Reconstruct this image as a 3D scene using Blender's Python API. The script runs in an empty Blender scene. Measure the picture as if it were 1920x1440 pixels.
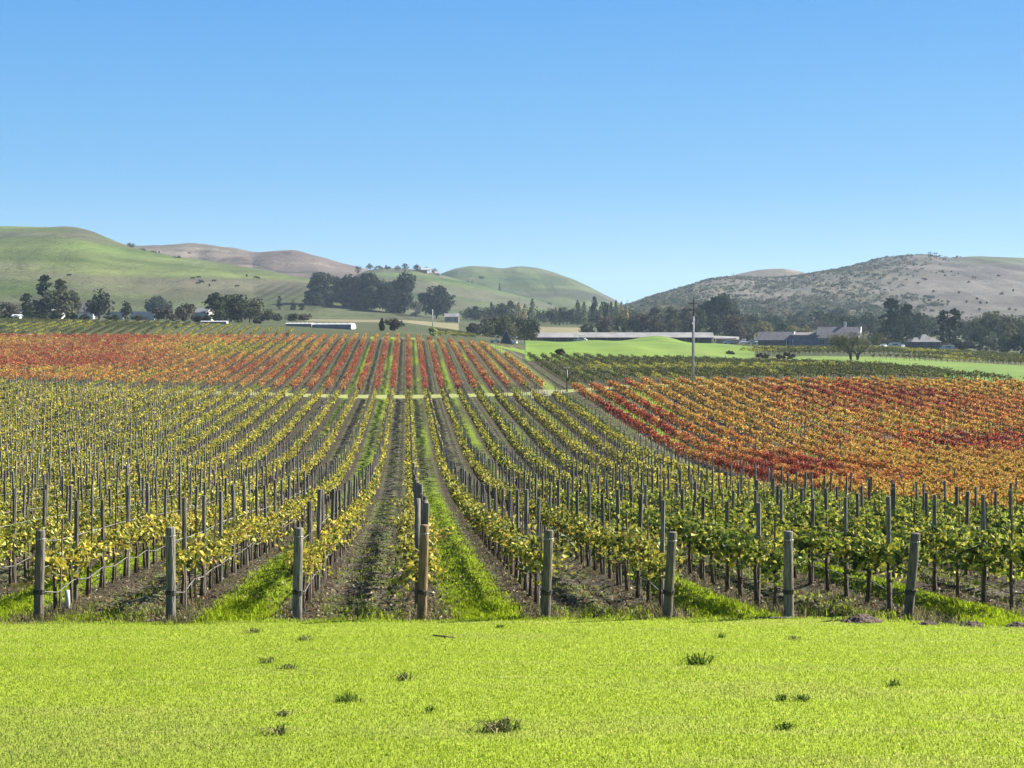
import bpy, math, random
import numpy as np
from mathutils import Vector, Matrix

SC = bpy.context.scene
COL = SC.collection
R = math.radians
rng = np.random.default_rng(7)
random.seed(7)

# ------------------------------------------------------------------ camera, sky, sun, exposure
F = 2886.0                      # focal length in photograph pixels
HY = 620.0                      # image row of the horizon
ROWDX = -0.0683                 # the vine rows run along (ROWDX, 1)
cam_d = bpy.data.cameras.new('camera')
cam = bpy.data.objects.new('camera', cam_d)
COL.objects.link(cam)
cam.location = (0, 0, 0)
cam.rotation_euler = (R(90), 0, 0)
cam_d.sensor_width = 36
cam_d.lens = F / 1920 * 36
cam_d.shift_y = -(720 - HY) / 1920
cam_d.clip_start = 0.1
cam_d.clip_end = 30000
SC.camera = cam

SUN_AZ, SUN_EL = 64, 35         # degrees right of the view direction, above the horizon
SKY = 0.06
EXPO = 1.7
world = bpy.data.worlds.new('World')
SC.world = world
world.use_nodes = True
wn = world.node_tree
sky = wn.nodes.new('ShaderNodeTexSky')
sky.sky_type = 'NISHITA'
sky.sun_disc = False
sky.sun_elevation = R(SUN_EL)
sky.sun_rotation = R(SUN_AZ)
sky.dust_density = 0.0
# the clear blue of the day by elevation, over the physical sky
tc = wn.nodes.new('ShaderNodeTexCoord')
sx = wn.nodes.new('ShaderNodeSeparateXYZ')
wn.links.new(tc.outputs['Generated'], sx.inputs[0])
rp_ = wn.nodes.new('ShaderNodeValToRGB')
wn.links.new(sx.outputs[2], rp_.inputs[0])
els = rp_.color_ramp.elements
SKYC = [(0.0, (.42, .68, .88)), (0.04, (.32, .61, .87)), (0.10, (.175, .48, .85)), (0.21, (.092, .37, .83)), (0.40, (.04, .16, .50)), (1.0, (.022, .085, .32))]
els[0].position, els[0].color = SKYC[0][0], (*SKYC[0][1], 1)
els[1].position, els[1].color = SKYC[-1][0], (*SKYC[-1][1], 1)
for p_, c_ in SKYC[1:-1]: els.new(p_).color = (*c_, 1)
bg = wn.nodes['Background']
wn.links.new(sky.outputs[0], bg.inputs[0])
bg.inputs[1].default_value = SKY
bg2 = wn.nodes.new('ShaderNodeBackground')
wn.links.new(rp_.outputs[0], bg2.inputs[0])
bg2.inputs[1].default_value = 1 / 2 ** EXPO
mx_ = wn.nodes.new('ShaderNodeMixShader')
mx_.inputs[0].default_value = 0.92
wn.links.new(bg.outputs[0], mx_.inputs[1]); wn.links.new(bg2.outputs[0], mx_.inputs[2])
wn.links.new(mx_.outputs[0], wn.nodes['World Output'].inputs['Surface'])

sun_d = bpy.data.lights.new('sun', 'SUN')
sun_d.energy = 5.0
sun_d.angle = R(0.5)
sun_d.color = (1.0, 0.95, 0.86)
sun = bpy.data.objects.new('sun', sun_d)
COL.objects.link(sun)
sd = Vector((math.sin(R(SUN_AZ)) * math.cos(R(SUN_EL)), math.cos(R(SUN_AZ)) * math.cos(R(SUN_EL)), math.sin(R(SUN_EL))))
sun.rotation_euler = sd.to_track_quat('Z', 'Y').to_euler()
sun.location = (60, 10, 60)

SC.view_settings.view_transform = 'Standard'
SC.view_settings.look = 'None'
SC.view_settings.exposure = EXPO
SC.view_settings.gamma = 1.0
SC.view_settings.use_curve_mapping = False
SC.cycles.max_bounces = 6
SC.cycles.diffuse_bounces = 3
SC.cycles.transmission_bounces = 4
SC.cycles.transparent_max_bounces = 4
SC.cycles.volume_bounces = 1

# ------------------------------------------------------------------ helpers
def tag(o, label=None, cat=None, group=None, kind=None):
    if label: o['label'] = label
    if cat: o['category'] = cat
    if group: o['group'] = group
    if kind: o['kind'] = kind
    return o

def empty(name, loc, rz=0.0):
    o = bpy.data.objects.new(name, None)
    COL.objects.link(o)
    o.location = loc
    o.rotation_euler = (0, 0, rz)
    o.empty_display_size = 0.2
    return o

def link(name, me, parent=None, loc=None):
    o = bpy.data.objects.new(name, me)
    COL.objects.link(o)
    if parent is not None: o.parent = parent
    if loc is not None: o.location = loc
    return o

def mesh_np(name, V, faces, mats=(), col=None, smooth=False, midx=None):
    """V (N,3); faces: list of integer arrays (M,k)"""
    me = bpy.data.meshes.new(name)
    V = np.asarray(V, dtype=np.float32)
    if not isinstance(faces, (list, tuple)): faces = [faces]
    faces = [np.asarray(f, dtype=np.int32) for f in faces if len(f)]
    loops = np.concatenate([f.ravel() for f in faces])
    tot = np.concatenate([np.full(len(f), f.shape[1], dtype=np.int32) for f in faces])
    start = np.concatenate([[0], np.cumsum(tot)[:-1]]).astype(np.int32)
    me.vertices.add(len(V)); me.vertices.foreach_set('co', V.ravel())
    me.loops.add(len(loops)); me.loops.foreach_set('vertex_index', loops)
    me.polygons.add(len(tot)); me.polygons.foreach_set('loop_start', start)
    me.polygons.foreach_set('loop_total', tot)
    me.polygons.foreach_set('use_smooth', np.full(len(tot), bool(smooth)))
    if midx is not None: me.polygons.foreach_set('material_index', np.asarray(midx, dtype=np.int32))
    if not isinstance(mats, (list, tuple)): mats = [mats]
    for m in mats: me.materials.append(m)
    me.update(calc_edges=True)
    if col is not None:
        a = me.color_attributes.new('Col', 'FLOAT_COLOR', 'POINT')
        c = np.ones((len(V), 4), dtype=np.float32); c[:, :3] = col
        a.data.foreach_set('color', c.ravel())
    me.validate()
    return me

class MB:
    """collects boxes, tubes and prisms into one mesh"""
    def __init__(s): s.V = []; s.Q = []; s.T = []; s.n = 0; s.P = []
    def add(s, V, quads=(), tris=(), polys=()):
        b = s.n
        s.V.append(np.asarray(V, dtype=float)); s.n += len(V)
        for q in quads: s.Q.append([b + i for i in q])
        for t in tris: s.T.append([b + i for i in t])
        for p in polys: s.P.append([b + i for i in p])
    def box(s, c, d, rz=0.0):
        x, y, z = (k / 2 for k in d)
        V = np.array([[-x,-y,-z],[x,-y,-z],[x,y,-z],[-x,y,-z],[-x,-y,z],[x,-y,z],[x,y,z],[-x,y,z]])
        if rz:
            ca, sa = math.cos(rz), math.sin(rz)
            V = V @ np.array([[ca, sa, 0], [-sa, ca, 0], [0, 0, 1]])
        s.add(V + np.asarray(c), [(3,2,1,0),(4,5,6,7),(0,1,5,4),(1,2,6,5),(2,3,7,6),(3,0,4,7)])
    def tube(s, pts, rad, n=8, caps=True):
        pts = np.asarray(pts, dtype=float); m = len(pts)
        rad = np.broadcast_to(np.asarray(rad, dtype=float), (m,))
        tang = np.gradient(pts, axis=0)
        V = []
        for i in range(m):
            t = tang[i] / (np.linalg.norm(tang[i]) + 1e-9)
            a = np.array([1.0, 0, 0]) if abs(t[0]) < 0.8 else np.array([0, 1.0, 0])
            e1 = np.cross(t, a); e1 /= np.linalg.norm(e1); e2 = np.cross(t, e1)
            for k in range(n):
                th = 2 * math.pi * k / n
                V.append(pts[i] + rad[i] * (math.cos(th) * e1 + math.sin(th) * e2))
        Q = []
        for i in range(m - 1):
            for k in range(n):
                Q.append((i*n+k, i*n+(k+1) % n, (i+1)*n+(k+1) % n, (i+1)*n+k))
        P = [tuple(range(n))[::-1], tuple((m-1)*n+k for k in range(n))] if caps else []
        s.add(V, Q, (), P)
    def mesh(s, name, mat, smooth=False, col=None):
        V = np.concatenate(s.V)
        by = {}
        for p in s.P: by.setdefault(len(p), []).append(p)
        fs = ([np.array(s.Q)] if s.Q else []) + ([np.array(s.T)] if s.T else []) + [np.array(v) for v in by.values()]
        return mesh_np(name, V, fs, mat, smooth=smooth, col=col)
    def build(s, name, mat, parent=None, smooth=False, loc=None):
        return link(name, s.mesh(name, mat, smooth), parent, loc)

class NT:
    """tiny node-graph writer"""
    def __init__(s, name):
        s.m = bpy.data.materials.new(name); s.m.use_nodes = True
        s.t = s.m.node_tree; s.t.nodes.clear()
        s.out = s.t.nodes.new('ShaderNodeOutputMaterial')
    def n(s, typ, **kw):
        nd = s.t.nodes.new(typ)
        for k, v in kw.items(): setattr(nd, k, v)
        return nd
    def l(s, a, b): s.t.links.new(a, b)
    def put(s, sock, v):
        if isinstance(v, bpy.types.NodeSocket): s.l(v, sock)
        elif isinstance(v, (tuple, list)) and len(v) == 3 and sock.type == 'RGBA': sock.default_value = (*v, 1)
        else: sock.default_value = v
    def math(s, op, a, b=0.0, c=0.0, clamp=False):
        nd = s.n('ShaderNodeMath', operation=op, use_clamp=clamp)
        for i, v in enumerate((a, b, c)): s.put(nd.inputs[i], v)
        return nd.outputs[0]
    def ss(s, lo, hi, v):
        nd = s.n('ShaderNodeMapRange', interpolation_type='SMOOTHSTEP')
        s.put(nd.inputs[0], v); s.put(nd.inputs[1], lo); s.put(nd.inputs[2], hi)
        return nd.outputs[0]
    def mix(s, f, a, b):
        nd = s.n('ShaderNodeMix', data_type='RGBA')
        s.put(nd.inputs[0], f); s.put(nd.inputs[6], a); s.put(nd.inputs[7], b)
        return nd.outputs[2]
    def noise(s, scale, detail=3.0, vec=None, rough=0.55, dist=0.0):
        nd = s.n('ShaderNodeTexNoise')
        s.put(nd.inputs['Scale'], scale); s.put(nd.inputs['Detail'], detail)
        s.put(nd.inputs['Roughness'], rough); s.put(nd.inputs['Distortion'], dist)
        if vec is not None: s.l(vec, nd.inputs['Vector'])
        return nd.outputs[0]
    def pos(s):
        return s.n('ShaderNodeNewGeometry').outputs['Position']
    def scaled(s, v, sc):
        nd = s.n('ShaderNodeMapping'); nd.inputs['Scale'].default_value = sc
        s.l(v, nd.inputs['Vector']); return nd.outputs[0]
    def bump(s, h, strength=0.5, dist=0.05):
        nd = s.n('ShaderNodeBump'); nd.inputs['Strength'].default_value = strength
        nd.inputs['Distance'].default_value = dist; s.l(h, nd.inputs['Height']); return nd.outputs[0]
    def pbr(s, color, rough=0.8, normal=None, spec=0.3, metal=0.0):
        nd = s.n('ShaderNodeBsdfPrincipled')
        s.put(nd.inputs['Base Color'], color); s.put(nd.inputs['Roughness'], rough)
        s.put(nd.inputs['Specular IOR Level'], spec); s.put(nd.inputs['Metallic'], metal)
        if normal is not None: s.l(normal, nd.inputs['Normal'])
        return nd.outputs[0]
    def done(s, sh): s.l(sh, s.out.inputs['Surface']); return s.m

def mat_noise(name, c1, c2, scale=3.0, rough=0.8, bump=0.0, stretch=None, spec=0.3, c3=None):
    g = NT(name); p = g.pos()
    if stretch: p = g.scaled(p, stretch)
    f = g.noise(scale, 4, p)
    c = g.mix(g.ss(0.35, 0.65, f), c1, c2)
    if c3: c = g.mix(g.ss(0.55, 0.75, g.noise(scale * 0.37, 3, p)), c, c3)
    nrm = g.bump(f, bump, 0.1) if bump else None
    return g.done(g.pbr(c, rough, nrm, spec))

def mat_leaf(name, trans=0.45, sheen=0.0, var=0.25, rough=0.5):
    """leaf: the colour sits per leaf in the attribute Col; light also passes through"""
    g = NT(name)
    a = g.n('ShaderNodeAttribute', attribute_name='Col').outputs['Color']
    f = g.noise(9.0, 2, g.pos())
    c = g.mix(g.ss(0.3, 0.7, f), a, g.mix(var, a, (0.02, 0.02, 0.01)))
    d = g.n('ShaderNodeBsdfDiffuse'); g.l(c, d.inputs[0])
    t = g.n('ShaderNodeBsdfTranslucent'); g.l(c, t.inputs[0])
    m = g.n('ShaderNodeMixShader'); m.inputs[0].default_value = trans
    g.l(d.outputs[0], m.inputs[1]); g.l(t.outputs[0], m.inputs[2])
    sh = m.outputs[0]
    if sheen:
        gl = g.n('ShaderNodeBsdfGlossy'); gl.inputs['Roughness'].default_value = rough
        m2 = g.n('ShaderNodeMixShader'); m2.inputs[0].default_value = sheen
        g.l(sh, m2.inputs[1]); g.l(gl.outputs[0], m2.inputs[2]); sh = m2.outputs[0]
    return g.done(sh)

def vnoise(x, y, seed=0):
    """smooth value noise in [0,1]"""
    x = np.asarray(x, dtype=float); y = np.asarray(y, dtype=float)
    xi = np.floor(x).astype(np.int64); yi = np.floor(y).astype(np.int64)
    fx = x - xi; fy = y - yi
    fx = fx * fx * (3 - 2 * fx); fy = fy * fy * (3 - 2 * fy)
    def h(a, b):
        n = (a * 374761393 + b * 668265263 + seed * 1442695041) & 0x7fffffff
        n = ((n ^ (n >> 13)) * 1274126177) & 0x7fffffff
        n = ((n ^ (n >> 16)) * 60493) & 0x7fffffff
        return (n & 0xffff) / 65535.0
    return (h(xi, yi) * (1 - fx) + h(xi + 1, yi) * fx) * (1 - fy) + (h(xi, yi + 1) * (1 - fx) + h(xi + 1, yi + 1) * fx) * fy

def fbm(x, y, seed=0, oct=4):
    r = 0; a = 0.5; t = 0
    for i in range(oct):
        r = r + a * vnoise(np.asarray(x) * 2 ** i, np.asarray(y) * 2 ** i, seed + i * 17); t += a; a *= 0.5
    return r / t

def sstep(a, b, x):
    t = np.clip((np.asarray(x, dtype=float) - a) / (b - a), 0, 1)
    return t * t * (3 - 2 * t)

def pchip(xk, yk, x):
    xk = np.asarray(xk, float); yk = np.asarray(yk, float)
    h = np.diff(xk); d = np.diff(yk) / h
    m = np.zeros_like(yk); m[0] = d[0]; m[-1] = d[-1]
    for i in range(1, len(xk) - 1):
        if d[i-1] * d[i] > 0:
            w1 = 2 * h[i] + h[i-1]; w2 = h[i] + 2 * h[i-1]
            m[i] = (w1 + w2) / (w1 / d[i-1] + w2 / d[i])
    i = np.clip(np.searchsorted(xk, x) - 1, 0, len(xk) - 2)
    t = (x - xk[i]) / h[i]
    return ((1 + 2*t) * (1-t)**2) * yk[i] + t * (1-t)**2 * h[i] * m[i] + t*t*(3-2*t) * yk[i+1] + t*t*(t-1) * h[i] * m[i+1]

# ------------------------------------------------------------------ terrain heights (eye height is z = 0)
NEAR_V = [-40, 0, 8, 18, 29.4, 40, 51, 60, 67, 75, 96, 127]
NEAR_Z = [2.0, -1.75, -2.75, -4.1, -5.53, -6.35, -7.3, -7.95, -8.45, -8.95, -10.15, -10.85]
FAR_V = [165, 214, 250, 300, 340, 360, 400, 450, 520, 600, 800, 1200, 2500, 9000]
FAR_C = [0, 320, 640, 763, 1000, 1200, 1400, 1650, 1920]
FAR_Y = [
 [796, 727, 697, 664, 643, 634, 612, 598, 597, 596, 594, 590, 600, 614],
 [798, 736, 703, 665, 643, 634, 614, 604, 602, 600, 596, 590, 600, 614],
 [800, 745, 710, 668, 643, 635, 625, 617, 612, 606, 598, 592, 600, 614],
 [800, 746, 710, 668, 643, 635, 630, 625, 616, 608, 599, 592, 600, 614],
 [798, 740, 708, 676, 662, 657, 648, 643, 641, 643, 612, 597, 600, 614],
 [794, 724, 703, 683, 668, 662, 652, 645, 640, 645, 616, 600, 602, 614],
 [792, 722, 700, 684, 676, 672, 664, 657, 650, 645, 625, 603, 602, 614],
 [792, 722, 698, 683, 675, 671, 664, 657, 652, 647, 628, 605, 602, 614],
 [794, 727, 706, 692, 686, 683, 676, 669, 664, 655, 632, 606, 602, 614]]
VG = np.concatenate([np.arange(-40, 700, 1.0), np.geomspace(700, 9000, 300)])
HT = np.array([pchip(NEAR_V + FAR_V, NEAR_Z + [(HY - y) * v / F for y, v in zip(ys, FAR_V)], VG) for ys in FAR_Y])

def H(X, Y):
    X = np.asarray(X, float); Y = np.asarray(Y, float)
    X, Y = np.broadcast_arrays(X, Y)
    c = np.clip(960 + F * X / np.maximum(Y, 25), 0, 1920)
    ci = np.clip(np.searchsorted(FAR_C, c) - 1, 0, len(FAR_C) - 2)
    fc = np.asarray(FAR_C, float)
    tc = (c - fc[ci]) / (fc[ci + 1] - fc[ci])
    vi = np.clip(np.searchsorted(VG, Y) - 1, 0, len(VG) - 2)
    tv = np.clip((Y - VG[vi]) / (VG[vi + 1] - VG[vi]), 0, 1)
    a = HT[ci, vi] * (1 - tc) + HT[ci + 1, vi] * tc
    b = HT[ci, vi + 1] * (1 - tc) + HT[ci + 1, vi + 1] * tc
    z = a * (1 - tv) + b * tv
    z = z + 0.10 * (fbm(X * 0.16, Y * 0.16, 3, 3) - 0.5) * sstep(12, 24, Y) * (1 - sstep(60, 120, Y)) * (1 - sstep(26, 31, Y) * 0.6)
    return z

def Hs(x, y): return float(H(x, y))

def at(px, py, v):
    return Vector(((px - 960) / F * v, v, (HY - py) / F * v))

def on(px, v, dz=0.0):
    x = (px - 960) / F * v
    return Vector((x, v, Hs(x, v) + dz))

def in_view(x, y, m=40):
    c = 960 + F * x / y
    return (c > -m) & (c < 1920 + m)

# vine rows: lateral offsets u (x = u + ROWDX * y)
ROW_U = {-3: -7.05, -2: -4.52, -1: -2.10, 0: 0.296, 1: 2.69, 2: 5.02, 3: 7.30, 4: 9.66}
def row_u(k):
    if k in ROW_U: return ROW_U[k]
    return 9.66 + 2.38 * (k - 4) if k > 4 else -7.05 + 2.41 * (k + 3)

def micro(X, Y):
    """furrows and berms of the near vineyard floor"""
    u = np.asarray(X) - ROWDX * np.asarray(Y)
    c = (u - 0.296) / 2.4
    a = np.floor(c); fr = c - a
    even = (np.mod(a, 2) == 0)
    berm = 0.07 * np.exp(-((np.minimum(fr, 1 - fr)) / 0.12) ** 2)
    mid = np.where(even, 0.12 * np.exp(-((fr - 0.5) / 0.22) ** 2), -0.05 * np.exp(-((np.abs(fr - 0.5) - 0.2) / 0.1) ** 2))
    rough = np.where(even, 0.03, 0.10) * (fbm(X * 3.0, np.asarray(Y) * 2.0, 11, 4) - 0.5)
    w = sstep(28.6, 30.4, Y) * (1 - sstep(80, 90, Y)) * (1 - sstep(19.6, 20.2, u))
    return (berm + mid + rough) * w

def G(X, Y): return H(X, Y) + micro(X, Y)

# ------------------------------------------------------------------ ground materials
def uv_nodes(g):
    p = g.pos()
    sp = g.n('ShaderNodeSeparateXYZ'); g.l(p, sp.inputs[0])
    u = g.math('ADD', sp.outputs[0], g.math('MULTIPLY', sp.outputs[1], -ROWDX))
    return p, sp.outputs[0], sp.outputs[1], u

def mat_vineyard_floor():
    g = NT('vineyard_floor'); p, X, Y, u = uv_nodes(g)
    c = g.math('DIVIDE', g.math('SUBTRACT', u, 0.296), 2.4)
    fr = g.math('FRACT', c)
    a = g.math('SUBTRACT', c, fr)
    par = g.math('ABSOLUTE', g.math('SUBTRACT', g.math('FRACT', g.math('ADD', g.math('MULTIPLY', a, 0.5), 0.25)), 0.25))  # 0 on even alleys
    even = g.math('LESS_THAN', par, 0.25)
    dm = g.math('ABSOLUTE', g.math('SUBTRACT', fr, 0.5))
    n1 = g.noise(2.2, 5, p); n2 = g.noise(11.0, 4, p); n3 = g.noise(0.35, 3, p); n4 = g.noise(38.0, 3, p)
    nl = g.noise(6.0, 4, g.scaled(p, (1.0, 0.35, 1.0)))
    edge = g.math('ADD', dm, g.math('MULTIPLY', g.math('SUBTRACT', n1, 0.5), 0.34))
    al = g.noise(1.0, 2, g.scaled(p, (0.16, 0.02, 0.02)))
    fade = g.math('SUBTRACT', 1.0, g.math('MULTIPLY', g.math('MULTIPLY', g.ss(0.40, 0.58, al), g.ss(60.0, 110.0, Y)), 0.85))
    green_m = g.math('MULTIPLY', g.math('MULTIPLY', even, fade), g.math('SUBTRACT', 1.0, g.ss(0.17, 0.32, edge)))
    patch = g.math('MULTIPLY', g.ss(0.60, 0.74, n1), g.math('SUBTRACT', 1.0, g.ss(0.30, 0.45, edge)))
    green_m = g.math('MAXIMUM', green_m, g.math('MULTIPLY', patch, 0.45))
    dirt = g.mix(g.ss(0.35, 0.65, n2), (0.034, 0.028, 0.020), (0.115, 0.100, 0.074))
    dirt = g.mix(g.ss(0.56, 0.72, n4), dirt, (0.26, 0.24, 0.165))
    straw = g.math('MULTIPLY', g.ss(0.48, 0.66, nl), g.math('SUBTRACT', 1.0, g.ss(0.05, 0.16, dm)))
    dirt = g.mix(g.math('MULTIPLY', straw, 0.75), dirt, (0.30, 0.28, 0.16))
    weedy = g.mix(g.ss(0.4, 0.6, n2), (0.045, 0.068, 0.012), (0.15, 0.18, 0.038))
    dirt = g.mix(g.math('MULTIPLY', g.ss(0.40, 0.62, n3), 0.65), dirt, weedy)
    green = g.mix(g.ss(0.3, 0.7, n2), (0.08, 0.13, 0.010), (0.25, 0.33, 0.026))
    green = g.mix(g.math('MULTIPLY', g.ss(0.55, 0.75, n3), 0.5), green, (0.17, 0.17, 0.045))
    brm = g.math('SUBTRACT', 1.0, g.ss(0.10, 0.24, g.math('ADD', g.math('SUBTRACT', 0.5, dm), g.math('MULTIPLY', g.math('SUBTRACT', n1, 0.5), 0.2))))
    dirt = g.mix(g.math('MULTIPLY', brm, 0.8), dirt, g.mix(g.ss(0.4, 0.65, n2), (0.026, 0.019, 0.013), (0.07, 0.052, 0.036)))  # bare brown berm soil, coloured darker also for the shade under the vines
    ruts = g.math('SUBTRACT', 1.0, g.ss(0.03, 0.10, g.math('ABSOLUTE', g.math('SUBTRACT', dm, 0.19))))
    dirt = g.mix(g.math('MULTIPLY', g.math('MULTIPLY', ruts, 0.75), g.ss(0.35, 0.55, nl)), dirt, (0.022, 0.018, 0.013))
    vine = g.mix(green_m, dirt, green)
    # grass lane beside the yellow block
    lane_m = g.math('MULTIPLY', g.ss(19.7, 20.1, u), g.math('SUBTRACT', 1.0, g.ss(21.8, 22.3, u)))
    tr = g.math('ABSOLUTE', g.math('SUBTRACT', g.math('ABSOLUTE', g.math('SUBTRACT', u, 21.0)), 0.8))
    lane = g.mix(g.ss(0.1, 0.5, g.math('ADD', tr, g.math('MULTIPLY', n1, 0.3))), (0.11, 0.10, 0.06), (0.15, 0.21, 0.03))
    vine = g.mix(lane_m, vine, lane)
    # cross track
    pm = g.math('MULTIPLY', g.ss(212.6, 213.4, Y), g.math('SUBTRACT', 1.0, g.ss(218.6, 219.4, Y)))
    vine = g.mix(pm, vine, g.mix(g.ss(0.4, 0.6, n1), (0.25, 0.285, 0.075), (0.29, 0.285, 0.12)))
    nrm = g.bump(g.math('ADD', n2, g.math('MULTIPLY', n4, 0.5)), 0.9, 0.10)
    return g.done(g.pbr(vine, 0.95, nrm, 0.1))

def mat_plain():
    g = NT('valley_floor'); p, X, Y, u = uv_nodes(g)
    n1 = g.noise(0.02, 5, p); n2 = g.noise(0.3, 4, p)
    c = g.mix(g.ss(0.4, 0.6, n1), (0.042, 0.056, 0.018), (0.070, 0.070, 0.034))
    c = g.mix(g.math('MULTIPLY', g.ss(0.4, 0.7, n2), 0.5), c, (0.04, 0.05, 0.018))
    return g.done(g.pbr(c, 0.95, None, 0.1))

def mat_turf(name, c1, c2, c3, s=0.6):
    g = NT(name); p = g.pos()
    n1 = g.noise(s, 4, p); n2 = g.noise(s * 9, 3, p); n3 = g.noise(s * 0.25, 3, p)
    c = g.mix(g.ss(0.35, 0.65, n1), c1, c2)
    c = g.mix(g.math('MULTIPLY', g.ss(0.55, 0.75, n3), 0.6), c, c3)
    c = g.mix(g.math('MULTIPLY', g.ss(0.5, 0.75, n2), 0.4), c, tuple(k * 0.55 for k in c1))
    return g.done(g.pbr(c, 0.9, g.bump(n2, 0.4, 0.04), 0.15))

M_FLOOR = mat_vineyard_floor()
M_PLAIN = mat_plain()
M_LAWN = mat_turf('lawn_turf', (0.19, 0.245, 0.022), (0.23, 0.28, 0.027), (0.24, 0.26, 0.05), 0.5)
M_FAIR = mat_turf('fairway_turf', (0.085, 0.145, 0.014), (0.125, 0.19, 0.02), (0.15, 0.18, 0.04), 0.06)
M_DRY = mat_noise('dry_grass', (0.17, 0.145, 0.065), (0.12, 0.11, 0.045), 0.08, 0.95)
M_SAND = mat_noise('bunker_sand', (0.32, 0.29, 0.24), (0.27, 0.245, 0.20), 0.5, 0.95)
M_LEAF = mat_leaf('vine_leaf', 0.30, 0.02)
M_TREE = mat_leaf('tree_leaf', 0.22, 0.0, 0.35)
M_GRASS = mat_leaf('grass_blade', 0.58, 0.0, 0.05)
M_WOOD = mat_noise('weathered_wood', (0.16, 0.142, 0.11), (0.075, 0.065, 0.05), 9.0, 0.85, 0.5, (3, 3, 0.35), c3=(0.15, 0.13, 0.10))
M_WOODB = mat_noise('brown_wood', (0.24, 0.16, 0.085), (0.14, 0.092, 0.05), 9.0, 0.85, 0.5, (3, 3, 0.35))
M_WOODG = mat_noise('grey_wood', (0.21, 0.195, 0.165), (0.10, 0.092, 0.078), 9.0, 0.85, 0.5, (3, 3, 0.35))
M_STAKE = mat_noise('pale_stake_wood', (0.27, 0.25, 0.21), (0.17, 0.155, 0.13), 5.0, 0.85)
M_BAND = mat_noise('black_band', (0.02, 0.02, 0.02), (0.035, 0.03, 0.028), 20, 0.6)
M_RUST = mat_noise('rusty_steel', (0.13, 0.085, 0.065), (0.075, 0.055, 0.048), 12, 0.7, spec=0.4)
M_WIRE = mat_noise('galvanised_wire', (0.42, 0.42, 0.40), (0.32, 0.31, 0.29), 4, 0.45, spec=0.5)
M_HOSE = mat_noise('drip_hose', (0.16, 0.15, 0.14), (0.09, 0.085, 0.08), 4, 0.5)
M_BARK = mat_noise('vine_bark', (0.15, 0.115, 0.08), (0.07, 0.05, 0.036), 22, 0.95, 0.8, (2, 2, 0.4))
M_TRUNK = mat_noise('tree_bark', (0.12, 0.09, 0.065), (0.06, 0.045, 0.035), 3, 0.95)
M_WHITE = mat_noise('white_paint', (0.50, 0.50, 0.48), (0.42, 0.42, 0.40), 0.6, 0.6)
M_GREYR = mat_noise('grey_roof', (0.17, 0.155, 0.155), (0.125, 0.115, 0.118), 0.8, 0.85)
M_PALER = mat_noise('pale_metal_roof', (0.26, 0.25, 0.23), (0.20, 0.19, 0.18), 0.25, 0.7, c3=(0.15, 0.14, 0.13))
M_BLUEW = mat_noise('blue_grey_siding', (0.13, 0.145, 0.19), (0.10, 0.112, 0.148), 0.7, 0.8)
M_DARKW = mat_noise('dark_siding', (0.045, 0.045, 0.055), (0.03, 0.03, 0.035), 0.7, 0.8)
M_TANW = mat_noise('tan_wall', (0.42, 0.33, 0.25), (0.34, 0.27, 0.20), 0.5, 0.85)
M_GLASS = mat_noise('window_glass', (0.03, 0.035, 0.045), (0.05, 0.055, 0.06), 0.5, 0.15, spec=0.6)
M_CONC = mat_noise('concrete_pole', (0.34, 0.33, 0.31), (0.27, 0.26, 0.25), 1.5, 0.8)
M_SOIL = mat_noise('dug_soil', (0.13, 0.095, 0.07), (0.07, 0.05, 0.036), 14, 0.95, 0.9)
M_METAL = mat_noise('dark_metal', (0.06, 0.06, 0.065), (0.04, 0.04, 0.045), 3, 0.5, spec=0.5)
M_HIDE = mat_noise('cow_hide', (0.02, 0.017, 0.014), (0.04, 0.03, 0.025), 1.5, 0.8)
M_RUBBER = mat_noise('tyre_rubber', (0.02, 0.02, 0.02), (0.03, 0.03, 0.03), 6, 0.8)

# ------------------------------------------------------------------ ground sheets
def grid_mesh(name, X, Y, Z, mat, smooth=True):
    n, m = X.shape
    V = np.stack([X, Y, Z], -1).reshape(-1, 3)
    i = np.arange(n * m).reshape(n, m)
    Fq = np.stack([i[:-1, :-1], i[:-1, 1:], i[1:, 1:], i[1:, :-1]], -1).reshape(-1, 4)
    return link(name, mesh_np(name, V, Fq, mat, smooth=smooth))

# lawn
def lawn_edge(x):
    x = np.asarray(x, float)
    return 28.95 - .75 * sstep(-4.2, -6.5, x) - 1.35 * sstep(5.2, 9.0, x) + .7 * (fbm(x * .55, x * 0 + 3, 5, 4) - .5) * 2 * .6
lx = np.linspace(-24, 24, 241); ly = np.concatenate([np.arange(-12, 9, 1.0), np.arange(9, 29.41, 0.2)])
LX, LY = np.meshgrid(lx, ly)
edge = lawn_edge(LX[0])
LY = np.where(LY > 26, 26 + (LY - 26) * (edge - 26)[None, :] / 3.4, LY)
LZ = H(LX, LY) + 0.05
LZ[-1] -= 0.12
lawn = tag(grid_mesh('lawn', LX, LY, LZ, M_LAWN), kind='structure')

# near vineyard floor
gu = np.arange(-36, 48, 0.16); gv = np.arange(26.0, 90.01, 0.4)
GU, GV = np.meshgrid(gu, gv)
GX = GU + ROWDX * GV
tag(grid_mesh('vineyard_ground', GX, GV, G(GX, GV), M_FLOOR), kind='structure')
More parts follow.
